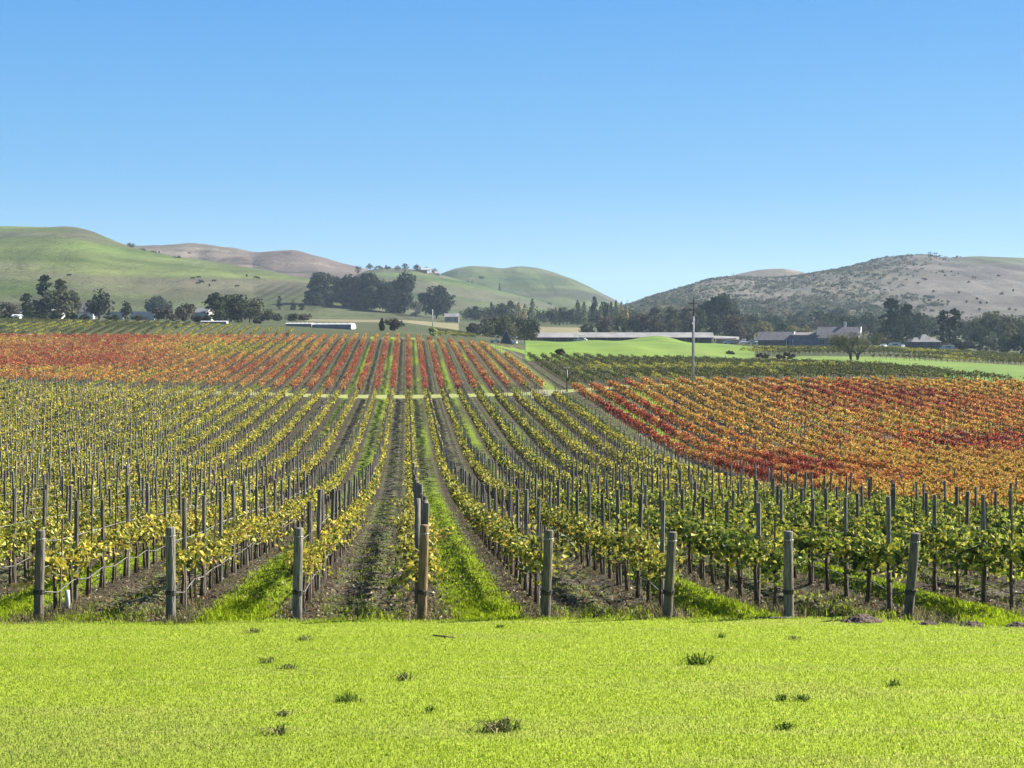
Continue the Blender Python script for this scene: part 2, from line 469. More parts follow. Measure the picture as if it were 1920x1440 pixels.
# rest of the vineyard floor and the valley beyond
gc = np.linspace(-2600, 4600, 361)
gv = np.concatenate([[89.7, 90.0], np.arange(92, 380, 2.0)])
GC, GV = np.meshgrid(gc, gv)
GX = (GC - 960) / F * GV
GZ = H(GX, GV); GZ[0] -= 0.08
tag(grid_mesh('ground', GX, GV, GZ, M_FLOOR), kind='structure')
gv = np.concatenate([np.arange(378, 700, 4.0), np.geomspace(700, 3900, 50)])
GC, GV = np.meshgrid(np.linspace(-2600, 4600, 401), gv)
GX = (GC - 960) / F * GV
tag(grid_mesh('valley_ground', GX, GV, H(GX, GV), M_PLAIN), kind='structure')

def drape(name, c0, c1, v0, v1, mat, nc=60, nv=16, lift=0.05, mound=None, wob=0.0):
    cs = np.linspace(c0, c1, nc)
    a = v0(cs) if callable(v0) else np.full(nc, float(v0))
    b = v1(cs) if callable(v1) else np.full(nc, float(v1))
    t = np.linspace(0, 1, nv)[:, None]
    Vv = a[None] * (1 - t) + b[None] * t
    Cc = np.broadcast_to(cs, Vv.shape)
    Xx = (Cc - 960) / F * Vv
    Z = H(Xx, Vv) + lift
    if mound is not None: Z = Z + mound(Cc, Vv)
    return tag(grid_mesh(name, Xx, Vv, Z, mat), kind='structure')

def pl(xs, ys): return lambda c: np.interp(c, xs, ys)
def golf_mound(c, v):
    return 1.7 * np.exp(-((c - 1235) / 50) ** 2 - ((v - 500) / 60) ** 2) + 0.8 * np.exp(-((c - 1385) / 60) ** 2 - ((v - 440) / 40) ** 2) \
        + 0.25 * (1 + np.sin(c * 0.05 + v * 0.03)) * sstep(345, 380, v) * (1 - sstep(520, 570, v))
drape('fairway', 985, 1415, pl([985, 1040, 1415], [296, 308, 312]), pl([985, 1300, 1415], [470, 575, 470]), M_FAIR, mound=golf_mound, nv=40)
drape('fairway', 1380, 1990, pl([1380, 1500, 1650, 1750, 1920, 1990], [310, 292, 266, 240, 219.5, 219.5]), pl([1380, 1500, 1650, 1990], [330, 376, 368, 334]), M_FAIR, nv=24)
drape('fairway', 930, 1010, pl([930, 1010], [362, 312]), pl([930, 1010], [372, 345]), M_FAIR)
drape('cart_path', 996, 1066, pl([996, 1066], [206, 212]), pl([996, 1066], [224, 217]), mat_noise('track_earth', (0.24, 0.21, 0.14), (0.19, 0.21, 0.07), 0.5, 0.95), lift=0.06)
drape('sand_bunker', 1047, 1070, pl([1047, 1058, 1070], [398, 386, 380]), pl([1047, 1058, 1070], [404, 418, 400]), M_SAND, nc=12, nv=6, lift=0.35)
drape('dry_field', 565, 860, 640, 760, M_DRY)
drape('dry_field', 1005, 1095, 690, 790, M_DRY)
drape('grass_verge', 105, 350, 441, 446, mat_noise('pale_turf', (0.20, 0.22, 0.08), (0.16, 0.20, 0.055), 0.2, 0.95), lift=0.12)

# ------------------------------------------------------------------ leaf clouds
def leaf_cloud(C, size, N=None, r=rng, aspect=0.8, fold=0.22, spread=1.0):
    """one folded four-cornered leaf per centre; N: preferred normals"""
    C = np.asarray(C, float); n = len(C)
    nrm = r.normal(size=(n, 3))
    if N is not None: nrm = nrm * spread + N
    nrm /= np.linalg.norm(nrm, axis=1, keepdims=True) + 1e-9
    t = r.normal(size=(n, 3)); t -= nrm * (t * nrm).sum(1, keepdims=True)
    t /= np.linalg.norm(t, axis=1, keepdims=True) + 1e-9
    b = np.cross(nrm, t)
    s = np.broadcast_to(np.asarray(size, float), (n,))[:, None]
    P = np.stack([C - t * s * .5, C + b * s * .5 * aspect + nrm * s * fold + t * s * .06, C + t * s * .55, C - b * s * .5 * aspect + nrm * s * fold + t * s * .06], 1)
    return P.reshape(-1, 3), np.arange(n * 4).reshape(n, 4)

PAL = {
 'yellow': ([(0.52, 0.42, 0.05), (0.38, 0.35, 0.055), (0.22, 0.235, 0.05), (0.085, 0.105, 0.025), (0.26, 0.17, 0.05)], [.26, .26, .25, .18, .05]),
 'olive':  ([(0.46, 0.40, 0.052), (0.28, 0.29, 0.045), (0.13, 0.155, 0.032), (0.055, 0.08, 0.016), (0.24, 0.15, 0.03)], [.28, .28, .24, .15, .05]),
 'green':  ([(0.40, 0.39, 0.05), (0.20, 0.25, 0.033), (0.085, 0.125, 0.02), (0.038, 0.058, 0.014), (0.46, 0.39, 0.05)], [.24, .26, .24, .17, .09]),
 'red':    ([(0.36, 0.060, 0.032), (0.26, 0.028, 0.030), (0.42, 0.13, 0.04), (0.15, 0.03, 0.022), (0.12, 0.10, 0.03)], [.34, .24, .22, .13, .07]),
 'orange': ([(0.46, 0.18, 0.045), (0.42, 0.12, 0.038), (0.48, 0.28, 0.06), (0.22, 0.08, 0.028), (0.16, 0.14, 0.04)], [.32, .20, .24, .13, .11]),
 'gold':   ([(0.50, 0.33, 0.06), (0.47, 0.23, 0.05), (0.34, 0.28, 0.05), (0.17, 0.15, 0.04), (0.42, 0.13, 0.035)], [.32, .24, .20, .14, .10]),
 'brick':  ([(0.38, 0.085, 0.040), (0.32, 0.055, 0.034), (0.42, 0.16, 0.05), (0.15, 0.06, 0.03), (0.15, 0.12, 0.045)], [.30, .20, .22, .15, .13]),
 'rust':   ([(0.42, 0.19, 0.06), (0.38, 0.13, 0.05), (0.42, 0.27, 0.075), (0.20, 0.10, 0.04), (0.16, 0.14, 0.05)], [.30, .20, .22, .15, .13]),
 'dark':   ([(0.065, 0.09, 0.020), (0.12, 0.145, 0.030), (0.026, 0.040, 0.012), (0.20, 0.19, 0.04), (0.20, 0.11, 0.03)], [.32, .28, .18, .14, .08]),
}
PGAIN = {'yellow': 1.3, 'olive': 1.3, 'green': 1.3, 'red': 1.22, 'orange': 1.34, 'gold': 1.42, 'brick': 1.28, 'rust': 1.32}
def pick(pal, n, r=rng):
    cs, w = PAL[pal]
    i = r.choice(len(cs), size=n, p=np.array(w) / sum(w))
    c = np.array(cs)[i] * r.uniform(0.75, 1.25, (n, 1)) * PGAIN.get(pal, 1.0)
    return c

def vine_leaves(r, dens=1.0, leaf=0.115):
    """leaf centres of one vine (row along +y, base at 0): ragged shoots off a cordon at 0.95 m"""
    P = []
    ns = int(r.integers(16, 21) * dens)
    for i in range(ns):
        y0 = r.uniform(-0.78, 0.78)
        th = r.uniform(0, 2 * math.pi)
        up = r.choice([r.uniform(0.5, 1.1), r.uniform(-0.2, 0.4)], p=[.62, .38])
        d = np.array([math.cos(th) * r.uniform(.3, .95), math.sin(th) * r.uniform(.3, .8), up])
        ln = r.uniform(0.35, 0.9)
        k = int(ln / 0.05)
        t = np.linspace(0.1, 1, k)[:, None]
        q = np.array([0, y0, 0.98]) + d * ln * t + np.array([0, 0, -0.62]) * (t * ln) ** 2 / ln
        q = q + r.normal(size=q.shape) * 0.045
        P.append(q)
    P.append(np.stack([r.normal(0, .12, int(36 * dens)), r.uniform(-.8, .8, int(36 * dens)), r.normal(1.05, .13, int(36 * dens))], 1))
    P = np.concatenate(P)
    P[:, 2] = np.clip(P[:, 2], 0.55, 1.75)
    return P

def vine_trunk(r):
    m = MB()
    b = r.uniform(-.05, .05, 2)
    m.tube([(0, 0, -0.12), (b[0] * .5, b[1], .3), (b[0], b[1] * .6, .62), (0, 0, .93)], [.045, .036, .032, .036], 6)
    for s in (-1, 1):
        m.tube([(0, 0, .90), (.015, s * .2, .97), (-.01, s * .45, .96), (.01, s * .74, .98)], [.03, .026, .022, .015], 5)
    for i in range(9):
        y0 = r.uniform(-.72, .72); dx, dy = r.uniform(-.25, .25, 2); h = r.uniform(.2, .6)
        m.tube([(0, y0, .96), (dx * .5, y0 + dy * .5, .96 + h * .6), (dx, y0 + dy, .96 + h * .9)], [.008, .006, .003], 3, False)
    return m

# ------------------------------------------------------------------ the near grapevines: one object each
SPACE = 1.5
class_of = lambda k, v: ('green' if k >= 3 else ('olive' if k <= -4 or (k in (1, 2)) else 'yellow')) if v < 75 else ('olive' if 3 <= k <= 5 else 'yellow')
protos = {}
tr_meshes = [vine_trunk(np.random.default_rng(50 + i)).mesh('trunk', M_BARK, True) for i in range(6)]
for pal, dens in (('yellow', 1.0), ('olive', 1.15), ('green', 1.8)):
    lst = []
    for i in range(9):
        r = np.random.default_rng(100 + i * 7 + len(pal))
        P = vine_leaves(r, dens)
        V, Fq = leaf_cloud(P, r.uniform(.08, .15, len(P)), r=r)
        c = pick(pal, len(P), r)
        lst.append(mesh_np('foliage', V, Fq, M_LEAF, col=np.repeat(c, 4, 0)))
    protos[pal] = lst

vines = []   # k, v
for k in range(-30, 9):
    v0 = 30.2 + (rng.uniform(-.2, .2))
    for i in range(int(((212.5 if k < 6 else 222.5 - 2.6 * k) - v0) / SPACE)):
        v = v0 + 0.55 + i * SPACE
        x = row_u(k) + ROWDX * v
        vines.append((v, k, i, x))
vines.sort()
near_v, far_v = [], []
for t in vines:
    (near_v if len(near_v) < 300 and in_view(t[3], t[0], 60) else far_v).append(t)
NEAR_END = near_v[-1][0]
VINE_LABEL = {'yellow': 'yellow grapevine with sparse ragged leaves in the near trellis rows',
              'olive': 'olive and yellow grapevine in the near trellis rows',
              'green': 'bushy green grapevine with some yellow leaves in near trellis rows'}
for v, k, i, x in near_v:
    pal = class_of(k, v)
    e = empty('grapevine', (x, v, float(G(x, v))), math.atan(-ROWDX) + (math.pi if random.random() < .5 else 0))
    q = 1.14 if pal == 'green' else 1.0
    e.scale = (random.uniform(.95, 1.2) * q, random.uniform(.95, 1.05), random.uniform(.92, 1.08) * q)
    tag(e, VINE_LABEL[pal], 'grapevine', {'yellow': 'yellow grapevines in the near rows', 'olive': 'olive grapevines in the near rows', 'green': 'green grapevines in the near rows'}[pal])
    link('trunk', random.choice(tr_meshes), e)
    link('foliage', random.choice(protos[pal]), e)

# ------------------------------------------------------------------ farther vines, each block one mass
def vine_mass(name, pos, palf, nleaf, leaf, label, seed=0, height=1.0, sx=1.0):
    """pos (n,2) x,y; palf -> list of palette names"""
    r = np.random.default_rng(seed + 900)
    variants = []
    for i in range(8):
        P = vine_leaves(r, 1.0)
        P = P[r.permutation(len(P))]
        while len(P) < nleaf: P = np.concatenate([P, P + r.normal(size=P.shape) * .06])
        variants.append(P[:nleaf] * np.array([sx, 1.05, height]))
    n = len(pos)
    vi = r.integers(0, 8, n)
    P = np.array(variants)[vi]
    sg = r.choice([-1, 1], size=(n, 1))
    P[:, :, 1] *= sg; P[:, :, 0] *= r.choice([-1, 1], size=(n, 1))
    P[:, :, 2] *= r.uniform(.88, 1.12, (n, 1))
    base = np.stack([pos[:, 0], pos[:, 1], H(pos[:, 0], pos[:, 1])], 1)
    P[:, :, 0] += P[:, :, 1] * ROWDX
    P = (P + base[:, None, :]).reshape(-1, 3)
    pals = np.array(palf); c = np.zeros((n, nleaf, 3))
    for p in set(palf):
        m = pals == p
        c[m] = pick(p, int(m.sum()) * nleaf, r).reshape(-1, nleaf, 3)
    c = c * r.uniform(.8, 1.2, (n, 1, 1))
    sz = r.uniform(.75, 1.25, len(P)) * np.repeat(np.broadcast_to(np.asarray(leaf, float), (n,)), nleaf)
    V, Fq = leaf_cloud(P, sz, r=r)
    colr = np.repeat(c.reshape(-1, 3), 4, 0)
    # trunks
    tv = np.array([[-.03, 0, -.1], [.03, 0, -.1], [0, .05, -.1], [-.025, 0, .97], [.025, 0, .97], [0, .04, .97]])
    TV = (base[:, None, :] + tv[None]).reshape(-1, 3)
    tf = np.array([[0, 1, 4, 3], [1, 2, 5, 4], [2, 0, 3, 5]])
    TF = (np.arange(n)[:, None, None] * 6 + tf[None]).reshape(-1, 4) + len(V)
    V = np.concatenate([V, TV]); colr = np.concatenate([colr, np.tile([[.06, .042, .03]], (len(TV), 1))])
    o = link(name, mesh_np(name, V, [Fq, TF], M_LEAF, col=colr))
    return tag(o, label, 'vineyard', kind='stuff')

def keep(pos, m=220):
    c = 960 + F * pos[:, 0] / pos[:, 1]
    return (c > -m) & (c < 1920 + m)

fp = np.array([(t[3], t[0]) for t in far_v]); fk = [t[1] for t in far_v]
kk = keep(fp)
fp = fp[kk]; fk = [k for k, b in zip(fk, kk) if b]
goldn = fbm(fp[:, 0] * .06, fp[:, 1] * .03, 21, 3) + rng.normal(0, .09, len(fp))
pf = ['olive' if (g < .49 and k < 3) else class_of(k, v) for k, (x, v), g in zip(fk, fp, goldn)]
vine_mass('yellow_grapevines', fp, pf, 92, 0.12 + 0.0007 * fp[:, 1], 'yellow and olive grapevine rows filling the valley up to the pale cross track', 1, 1.0, .8)

# right red and orange block
rp = []; 
for k in range(10, 44):
    for v in np.arange(48 + rng.uniform(0, 1), 211.5, SPACE):
        u = 22.9 + 2.4 * (k - 10)
        if v < 58 + 0.15 * (k - 10): continue
        rp.append((u + ROWDX * v, v, k))
rp = np.array(rp); rp = rp[keep(rp)]
nz = fbm(rp[:, 0] * .045, rp[:, 1] * .022, 31, 4) + rng.normal(0, .06, len(rp))
leftred = 0.27 * (1 - sstep(0, 14, rp[:, 0] - ROWDX * rp[:, 1] - 24)) * sstep(80, 110, rp[:, 1]) * (1 - sstep(175, 200, rp[:, 1]))
nz = nz - .085 * (1 - sstep(88, 125, rp[:, 1])) + leftred + .05 * (1 - sstep(10, 30, rp[:, 0] - ROWDX * rp[:, 1] - 24))
pf = ['red' if a > .65 else ('orange' if a > .495 else ('gold' if a > .20 else 'olive')) for a in nz]
pr = [(p[1], i) for i, p in enumerate(rp)]
o_idx = [i for v, i in sorted(pr) if in_view(rp[i, 0], rp[i, 1], 20)][:300]
rest = np.ones(len(rp), bool); rest[o_idx] = False
rprot = {}
for pal in ('red', 'orange', 'gold', 'olive'):
    lst = []
    for i in range(5):
        r = np.random.default_rng(400 + i * 7 + len(pal))
        P = vine_leaves(r, 1.35)
        V, Fq = leaf_cloud(P, r.uniform(.10, .18, len(P)), r=r)
        lst.append(mesh_np('foliage', V, Fq, M_LEAF, col=np.repeat(pick(pal, len(P), r), 4, 0)))
    rprot[pal] = lst
RL = {'red': 'crimson red grapevine in the near part of the red block', 'orange': 'orange grapevine in the near part of the red block',
      'gold': 'golden orange grapevine in the near part of the red block', 'olive': 'olive green grapevine among the red and orange vines'}
for i in o_idx:
    x, v = rp[i, :2]
    e = empty('red_grapevine', (x, v, Hs(x, v)), math.atan(-ROWDX) + (math.pi if random.random() < .5 else 0))
    e.scale = (random.uniform(.62, .85), 1.05, random.uniform(.95, 1.15))
    tag(e, RL[pf[i]], 'autumn grapevine', {'red': 'crimson grapevines', 'orange': 'orange grapevines', 'gold': 'golden grapevines', 'olive': 'olive grapevines in the red block'}[pf[i]])
    link('trunk', random.choice(tr_meshes), e)
    link('foliage', random.choice(rprot[pf[i]]), e)
vine_mass('red_grapevines', rp[rest][:, :2], [p for p, b in zip(pf, rest) if b], 78, 0.13 + 0.0007 * rp[rest][:, 1],
          'red, orange and gold grapevine rows right of the grass lane', 2, 1.05, .68)

# far red block beyond the cross track
rp = []
for k in range(-46, 9):
    for v in np.arange(221 + rng.uniform(0, 1), 357, SPACE * 1.1):
        u = 0.296 + 2.4 * k
        if u > 22 - 4 * (v - 220) / 135: continue
        rp.append((u + ROWDX * v, v, k))
rp = np.array(rp); rp = rp[keep(rp)]
uu = rp[:, 0] - ROWDX * rp[:, 1]
nz = fbm(rp[:, 0] * .035, rp[:, 1] * .03, 41, 4) + rng.normal(0, .07, len(rp))
band = sstep(240, 262, rp[:, 1]) * .10 * (1 - sstep(-30, -18, uu)) + .09 * sstep(335, 352, rp[:, 1])
mid = .12 * np.exp(-((uu + 2) / 16) ** 2) - .13 * sstep(12, 19, uu)
nz = nz + band + mid - .06
pf = ['brick' if a > .60 else ('rust' if a > .38 else ('gold' if a > .28 else 'olive')) for a in nz]
vine_mass('orange_grapevines', rp[:, :2], pf, 64, 0.21 + 0.0002 * rp[:, 1], 'orange and red grapevine rows on the rise beyond the cross track', 3, 1.0, 1.0)

# dark green block right of it, behind the red block
rp = []
topv = pl([960, 1000, 1050, 1300, 1500, 1650, 1800, 1900, 2100], [325, 302, 312, 316, 292, 268, 240, 222, 221])
for k in range(10, 60):
    for v in np.arange(221 + rng.uniform(0, 1), 345, SPACE * 1.1):
        u = 0.296 + 2.4 * k; x = u + ROWDX * v
        if v > topv(960 + F * x / v): continue
        rp.append((x, v))
rp = np.array(rp); rp = rp[keep(rp, 120)]
nz = fbm(rp[:, 0] * .05, rp[:, 1] * .05, 51, 3)
vine_mass('dark_grapevines', rp, ['olive' if a > .62 else 'dark' for a in nz], 60, 0.21, 'dark green grapevine rows behind the utility pole, below the golf fairway', 4, 1.0, 1.1)

# hedge-like rows on the far right, in front of the houses
rp = []
for v in np.arange(392, 478, 6.0):
    for c in np.arange(1395, 1990, 1.55 * F / 430 * .9):
        if v > np.interp(c, [1395, 1700, 1920], [470, 462, 440]) or v < np.interp(c, [1395, 1500, 1920], [400, 380, 345]): continue
        cc = c + rng.uniform(-3, 3)
        rp.append(((cc - 960) / F * v, v))
for v in np.arange(345, 392, 5.0):
    for c in np.arange(1640, 1990, 10.5):
        if v > np.interp(c, [1640, 1920], [345, 345]) + 0.15 * (c - 1640): continue
        rp.append(((c + rng.uniform(-3, 3) - 960) / F * v, v))
rp = np.array(rp)
nz = fbm(rp[:, 0] * .08, rp[:, 1] * .05, 52, 3)
vine_mass('roadside_grapevines', rp, ['olive' if a > .55 else 'dark' for a in nz], 46, 0.30, 'olive green grapevine rows in front of the grey houses', 5, 1.0, 1.5)

# grey-green rows on the left plateau and centre, thin and far
rp = []
for u in np.arange(-185, -28, 2.9):
    for v in np.arange(366, 440, 1.7):
        x = u - 0.05 * (v - 366) + ROWDX * v
        c = 960 + F * x / v
        if c > 735 or v > np.interp(c, [0, 110, 350, 720], [436, 438, 430, 396]): continue
        rp.append((x, v))
for u in np.arange(-8, 40, 4.6):
    for v in np.arange(440, 560, 2.2):
        x = u - 0.16 * (v - 440) + ROWDX * v
        c = 960 + F * x / v
        if c < 806 or c > 892: continue
        rp.append((x, v))
rp = np.array(rp); rp = rp[keep(rp, 120)]
nz = fbm(rp[:, 0] * .05, rp[:, 1] * .05, 53, 3)
vine_mass('distant_grapevines', rp, ['olive' if a > .6 else 'dark' for a in nz], 30, 0.26, 'thin grey-green vine rows on the far plateau above the orange block', 6, 0.6, .7)

# ------------------------------------------------------------------ stakes
def stake_mesh(r, h, rad, mat, n=7):
    m = MB(); l = r.uniform(-.03, .03, 2)
    m.tube([(0, 0, -.2), (l[0] * .3, l[1] * .3, h * .5), (l[0], l[1], h)], [rad * 1.05, rad, rad * .95], n)
    return m.mesh('stake', mat, False)
wood_ms = [stake_mesh(np.random.default_rng(i), 2.05 + .05 * i, .046 + .003 * (i % 3), (M_WOOD, M_WOODG)[i % 2]) for i in range(6)]
steel_ms = [stake_mesh(np.random.default_rng(30 + i), 1.75 + .06 * i, .019, M_RUST, 4) for i in range(4)]
def is_wood(k, i): return (i + k) % 2 == 0
wood_n = steel_n = 0
wood_far, steel_far = [], []
for v, k, i, x in vines:
    vis = in_view(x, v, 30)
    if not in_view(x, v, 200): continue
    xs, vs = x + .05 + ROWDX * .12, v + .12
    if is_wood(k, i):
        if vis and wood_n < 300:
            o = link('wooden_stake', random.choice(wood_ms), None, (xs, vs, float(G(xs, vs))))
            o.rotation_euler = (random.gauss(0, .018), random.gauss(0, .018), random.uniform(0, 6))
            tag(o, 'grey weathered wooden stake standing among the vines of a near row', 'stake', 'wooden stakes in the near vine rows')
            wood_n += 1
        else: wood_far.append((xs, vs))
    elif i % 4 != 3 or v < 90:
        if vis and steel_n < 300:
            o = link('metal_stake', random.choice(steel_ms), None, (xs, vs, float(G(xs, vs))))
            o.rotation_euler = (random.gauss(0, .02), random.gauss(0, .02), random.uniform(0, 6))
            tag(o, 'thin rusty metal stake beside a vine in a near row', 'stake', 'rusty metal stakes in the near vine rows')
            steel_n += 1
        else: steel_far.append((xs, vs))

def stake_mass(name, pos, h, w, mat, label, hj=.12):
    pos = np.array(pos); n = len(pos)
    sq = np.array([[-1, -1], [1, -1], [1, 1], [-1, 1]]) * w
    hh = h * rng.uniform(1 - hj, 1 + hj, n)
    z = H(pos[:, 0], pos[:, 1])
    lean = rng.normal(0, .03, (n, 2))
    B = np.zeros((n, 8, 3))
    B[:, :4, :2] = pos[:, None, :] + sq[None]; B[:, :4, 2] = (z - .1)[:, None]
    B[:, 4:, :2] = pos[:, None, :] + sq[None] + lean[:, None]; B[:, 4:, 2] = (z + hh)[:, None]
    q = np.array([[0, 1, 5, 4], [1, 2, 6, 5], [2, 3, 7, 6], [3, 0, 4, 7], [4, 5, 6, 7]])
    Fq = (np.arange(n)[:, None, None] * 8 + q[None]).reshape(-1, 4)
    return tag(link(name, mesh_np(name, B.reshape(-1, 3), Fq, mat)), label, 'stakes', kind='stuff')
stake_mass('wooden_stakes', wood_far, 2.1, .042, M_STAKE, 'grey wooden stakes of the more distant yellow vine rows')
stake_mass('metal_stakes', steel_far, 1.8, .018, M_RUST, 'thin rusty stakes of the more distant yellow vine rows')
sp = []
for k in range(-44, 60):
    for v in list(np.arange(60 + (k * 1.7) % 4.5, 211, 6.0)) + list(np.arange(222, 340, 9.0)):
        u = .296 + 2.4 * k if v > 212 or k < 10 else 22.9 + 2.4 * (k - 10); x = u + ROWDX * v; c = 960 + F * x / v
        if not (-150 < c < 2070): continue
        if v < 212 and k < 10: continue
        if v > 212 and (8 < k < 10 or (k >= 10 and v > topv(c))): continue
        sp.append((x, v))
stake_mass('trellis_stakes', sp, 1.6, .035, M_STAKE, 'pale stakes standing among the red, orange and dark green vines')

# ------------------------------------------------------------------ end posts along the lawn
EP = [(-3, 72, 1166, 1001, 76, M_WOOD, 'weathered grey end post nearest the left edge, white tube behind it'),
      (-2, 320, 1166, 994, 320, M_WOODG, 'upright grey end post with a dark hose loop, left of the tilled alleys'),
      (-1, 557, 1165, 996, 560, M_WOODG, 'pale grey end post beside the wide tilled dirt alley'),
      (0, 791, 1162, 990, 796, M_WOODB, 'brown end post at the central row, two stakes rising behind it'),
      (1, 1023, 1164, 1000, 1029, M_WOOD, 'dark grey end post right of the bright grass alley'),
      (2, 1251, 1163, 1003, 1261, M_WOOD, 'grey end post leaning right, left of a green grass mound'),
      (3, 1479, 1160, 1003, 1478, M_WOODG, 'pale upright end post with a board at its foot'),
      (4, 1703, 1160, 1006, 1717, M_WOOD, 'strongly leaning grey end post nearest the right edge')]
for k, px, yb, yt, pxt, mat, label in EP:
    v = 29.3
    b = on(px, v); b.z = float(G(b.x, v))
    h = (1165 - yt) * v / F + .03
    lean = (pxt - px) * v / F
    e = tag(empty('end_post', b), label, 'post', 'end posts along the lawn')
    m = MB(); r = np.random.default_rng(k + 77)
    m.tube([(0, 0, -.4), (0, 0, 0), (lean * .3, 0, h * .33), (lean * .66, 0, h * .66), (lean, 0, h - .015), (lean, 0, h)], [.094, .093, .091, .09, .088, .08], 14)
    me = m.mesh('post', mat, True); link('post', me, e)
    m = MB()
    for zz in (.5, .535, .56):
        th = np.linspace(0, 2 * math.pi, 17)
        m.tube([(lean * zz / h + .101 * math.cos(t), .101 * math.sin(t), zz + .012 * math.sin(2 * t + k)) for t in th], .011, 5, False)
    m.build('hose_loop', M_BAND, e)
    m = MB()
    th = np.linspace(0, 2 * math.pi, 15)
    m.tube([(lean * .9 + .093 * math.cos(t), .093 * math.sin(t), h - .16) for t in th], .006, 4, False)
    m.build('wire_loop', M_WIRE, e)
# a pair of extra stakes behind the brown post
for px, top, lab in ((783, 935, 'left of the two tall stakes just behind the brown post'), (797, 939, 'right of the two tall stakes just behind the brown post')):
    v = 31.6 if px < 790 else 32.4
    b = on(px, v)
    h = (HY - top) * v / F - b.z
    m = MB(); m.tube([(0, 0, -.2), (0, 0, h)], [.062, .06], 9)
    tag(m.build('wooden_stake', M_WOODG, None, True, b), lab, 'stake')

# wires and drip hoses of the near rows
wire_end = 75.0
ROWNAMES = {-3: 'post nearest the left edge', -2: 'post with the dark hose loop', -1: 'pale post beside the tilled alley', 0: 'brown central post',
            1: 'dark grey post right of the grass alley', 2: 'post leaning beside the grass mound', 3: 'pale post with the board', 4: 'leaning post nearest the right edge'}
for k in range(-7, 9):
    vs = np.arange(29.3, wire_end, 1.5)
    u = row_u(k)
    px = u + ROWDX * vs
    gz = G(px, vs)
    vis = np.any(in_view(px, vs, 20))
    if not vis: continue
    where = 'the row of the ' + ROWNAMES[k] if k in ROWNAMES else None
    r = np.random.default_rng(k + 300)
    m = MB()
    z = gz + .46 + .05 * np.sin(vs * 2.1 + k) + r.normal(0, .02, len(vs)); z[0] = gz[0] + .53; z[1] = gz[1] + .36
    m.tube(np.stack([px + .06, vs, z], 1), .013, 5)
    tag(m.build('drip_hose', M_HOSE, None, True), ('grey drip hose along ' + where) if where else 'grey drip hose of a row that ends outside the photo', 'hose', 'drip hoses along the near rows')
    for hgt, nm in ((1.42, 'upper'), (0.97, 'lower')):
        m = MB()
        zz = gz + hgt + r.normal(0, .012, len(vs)); zz[0] = gz[0] + (1.5 if hgt > 1.2 else .95)
        m.tube(np.stack([px + .03, vs, zz], 1), .004, 4)
        tag(m.build('trellis_wire', M_WIRE, None), (nm + ' trellis wire along ' + where) if where else nm + ' wire of a row that ends outside the photo', 'wire', 'trellis wires of the near rows')

# ------------------------------------------------------------------ small things on the ground near the posts
b = on(126, 31.0)
m = MB(); m.tube([(0, 0, -.03), (.01, 0, .22), (0, 0, .44)], [.05, .047, .05], 10)
m.tube([(0, 0, .43), (0, 0, .38)], [.043, .043], 10)
tag(m.build('grow_tube', M_WHITE, None, True, on(126, 31.0)), 'short white grow tube standing behind the post nearest the left edge', 'grow tube')
b = on(1448, 29.05, .06); m = MB(); m.box((0, 0, 0), (.74, .09, .03), R(3)); m.box((.1, -.05, .022), (.3, .05, .016), R(2))
tag(m.build('board', M_WOODG, None, False, b), 'pale grey board lying at the foot of the pale upright post', 'board')

def soil_mound(px, v, w, h, label, seed):
    r = np.random.default_rng(seed)
    n = 28; a = np.linspace(-1, 1, n); A, B = np.meshgrid(a, a)
    rr = np.sqrt(A * A + B * B) * (1 + .5 * (fbm(A * 2 + seed, B * 2, seed, 3) - .5))
    z = h * np.clip(1 - rr ** 1.5, -.25, 1) + .5 * h * (fbm(A * 5, B * 5, seed + 3, 4) - .5) * (rr < 1.05)
    b = on(px, v, .05)
    X = A * w / 2; Y = B * w * .42
    V = np.stack([X, Y, z], -1).reshape(-1, 3)
    i = np.arange(n * n).reshape(n, n)
    Fq = np.stack([i[:-1, :-1], i[:-1, 1:], i[1:, 1:], i[1:, :-1]], -1).reshape(-1, 4)
    mb_V = [V]; fs = [Fq]; nn = len(V)
    # loose clods
    for c in range(14):
        p = np.array([r.normal(0, w * .35), r.normal(0, w * .2), .01]); s = r.uniform(.015, .04)
        o8 = np.array([[1,0,0],[-1,0,0],[0,1,0],[0,-1,0],[0,0,1],[0,0,-1]]) * s * r.uniform(.6, 1.3, (6, 1)) + p
        mb_V.append(o8)
        fs.append(np.array([[0,2,4],[2,1,4],[1,3,4],[3,0,4],[2,0,5],[1,2,5],[3,1,5],[0,3,5]]) + nn); nn += 6
    tag(link('soil_mound', mesh_np('soil_mound', np.concatenate(mb_V), [fs[0], np.concatenate(fs[1:])], M_SOIL), None, b), label, 'soil mound', 'gopher mounds at the lawn edge')
soil_mound(1618, 28.2, .75, .15, 'largest brown gopher mound, in front of the right-hand posts', 1)
soil_mound(1742, 27.8, .42, .08, 'low brown soil mound just right of the strongly leaning post', 2)
soil_mound(1824, 27.6, .5, .09, 'brown soil mound with a twig, between the low mound and the frame edge', 3)
soil_mound(1908, 27.5, .48, .10, 'brown soil mound at the right edge of the frame', 4)

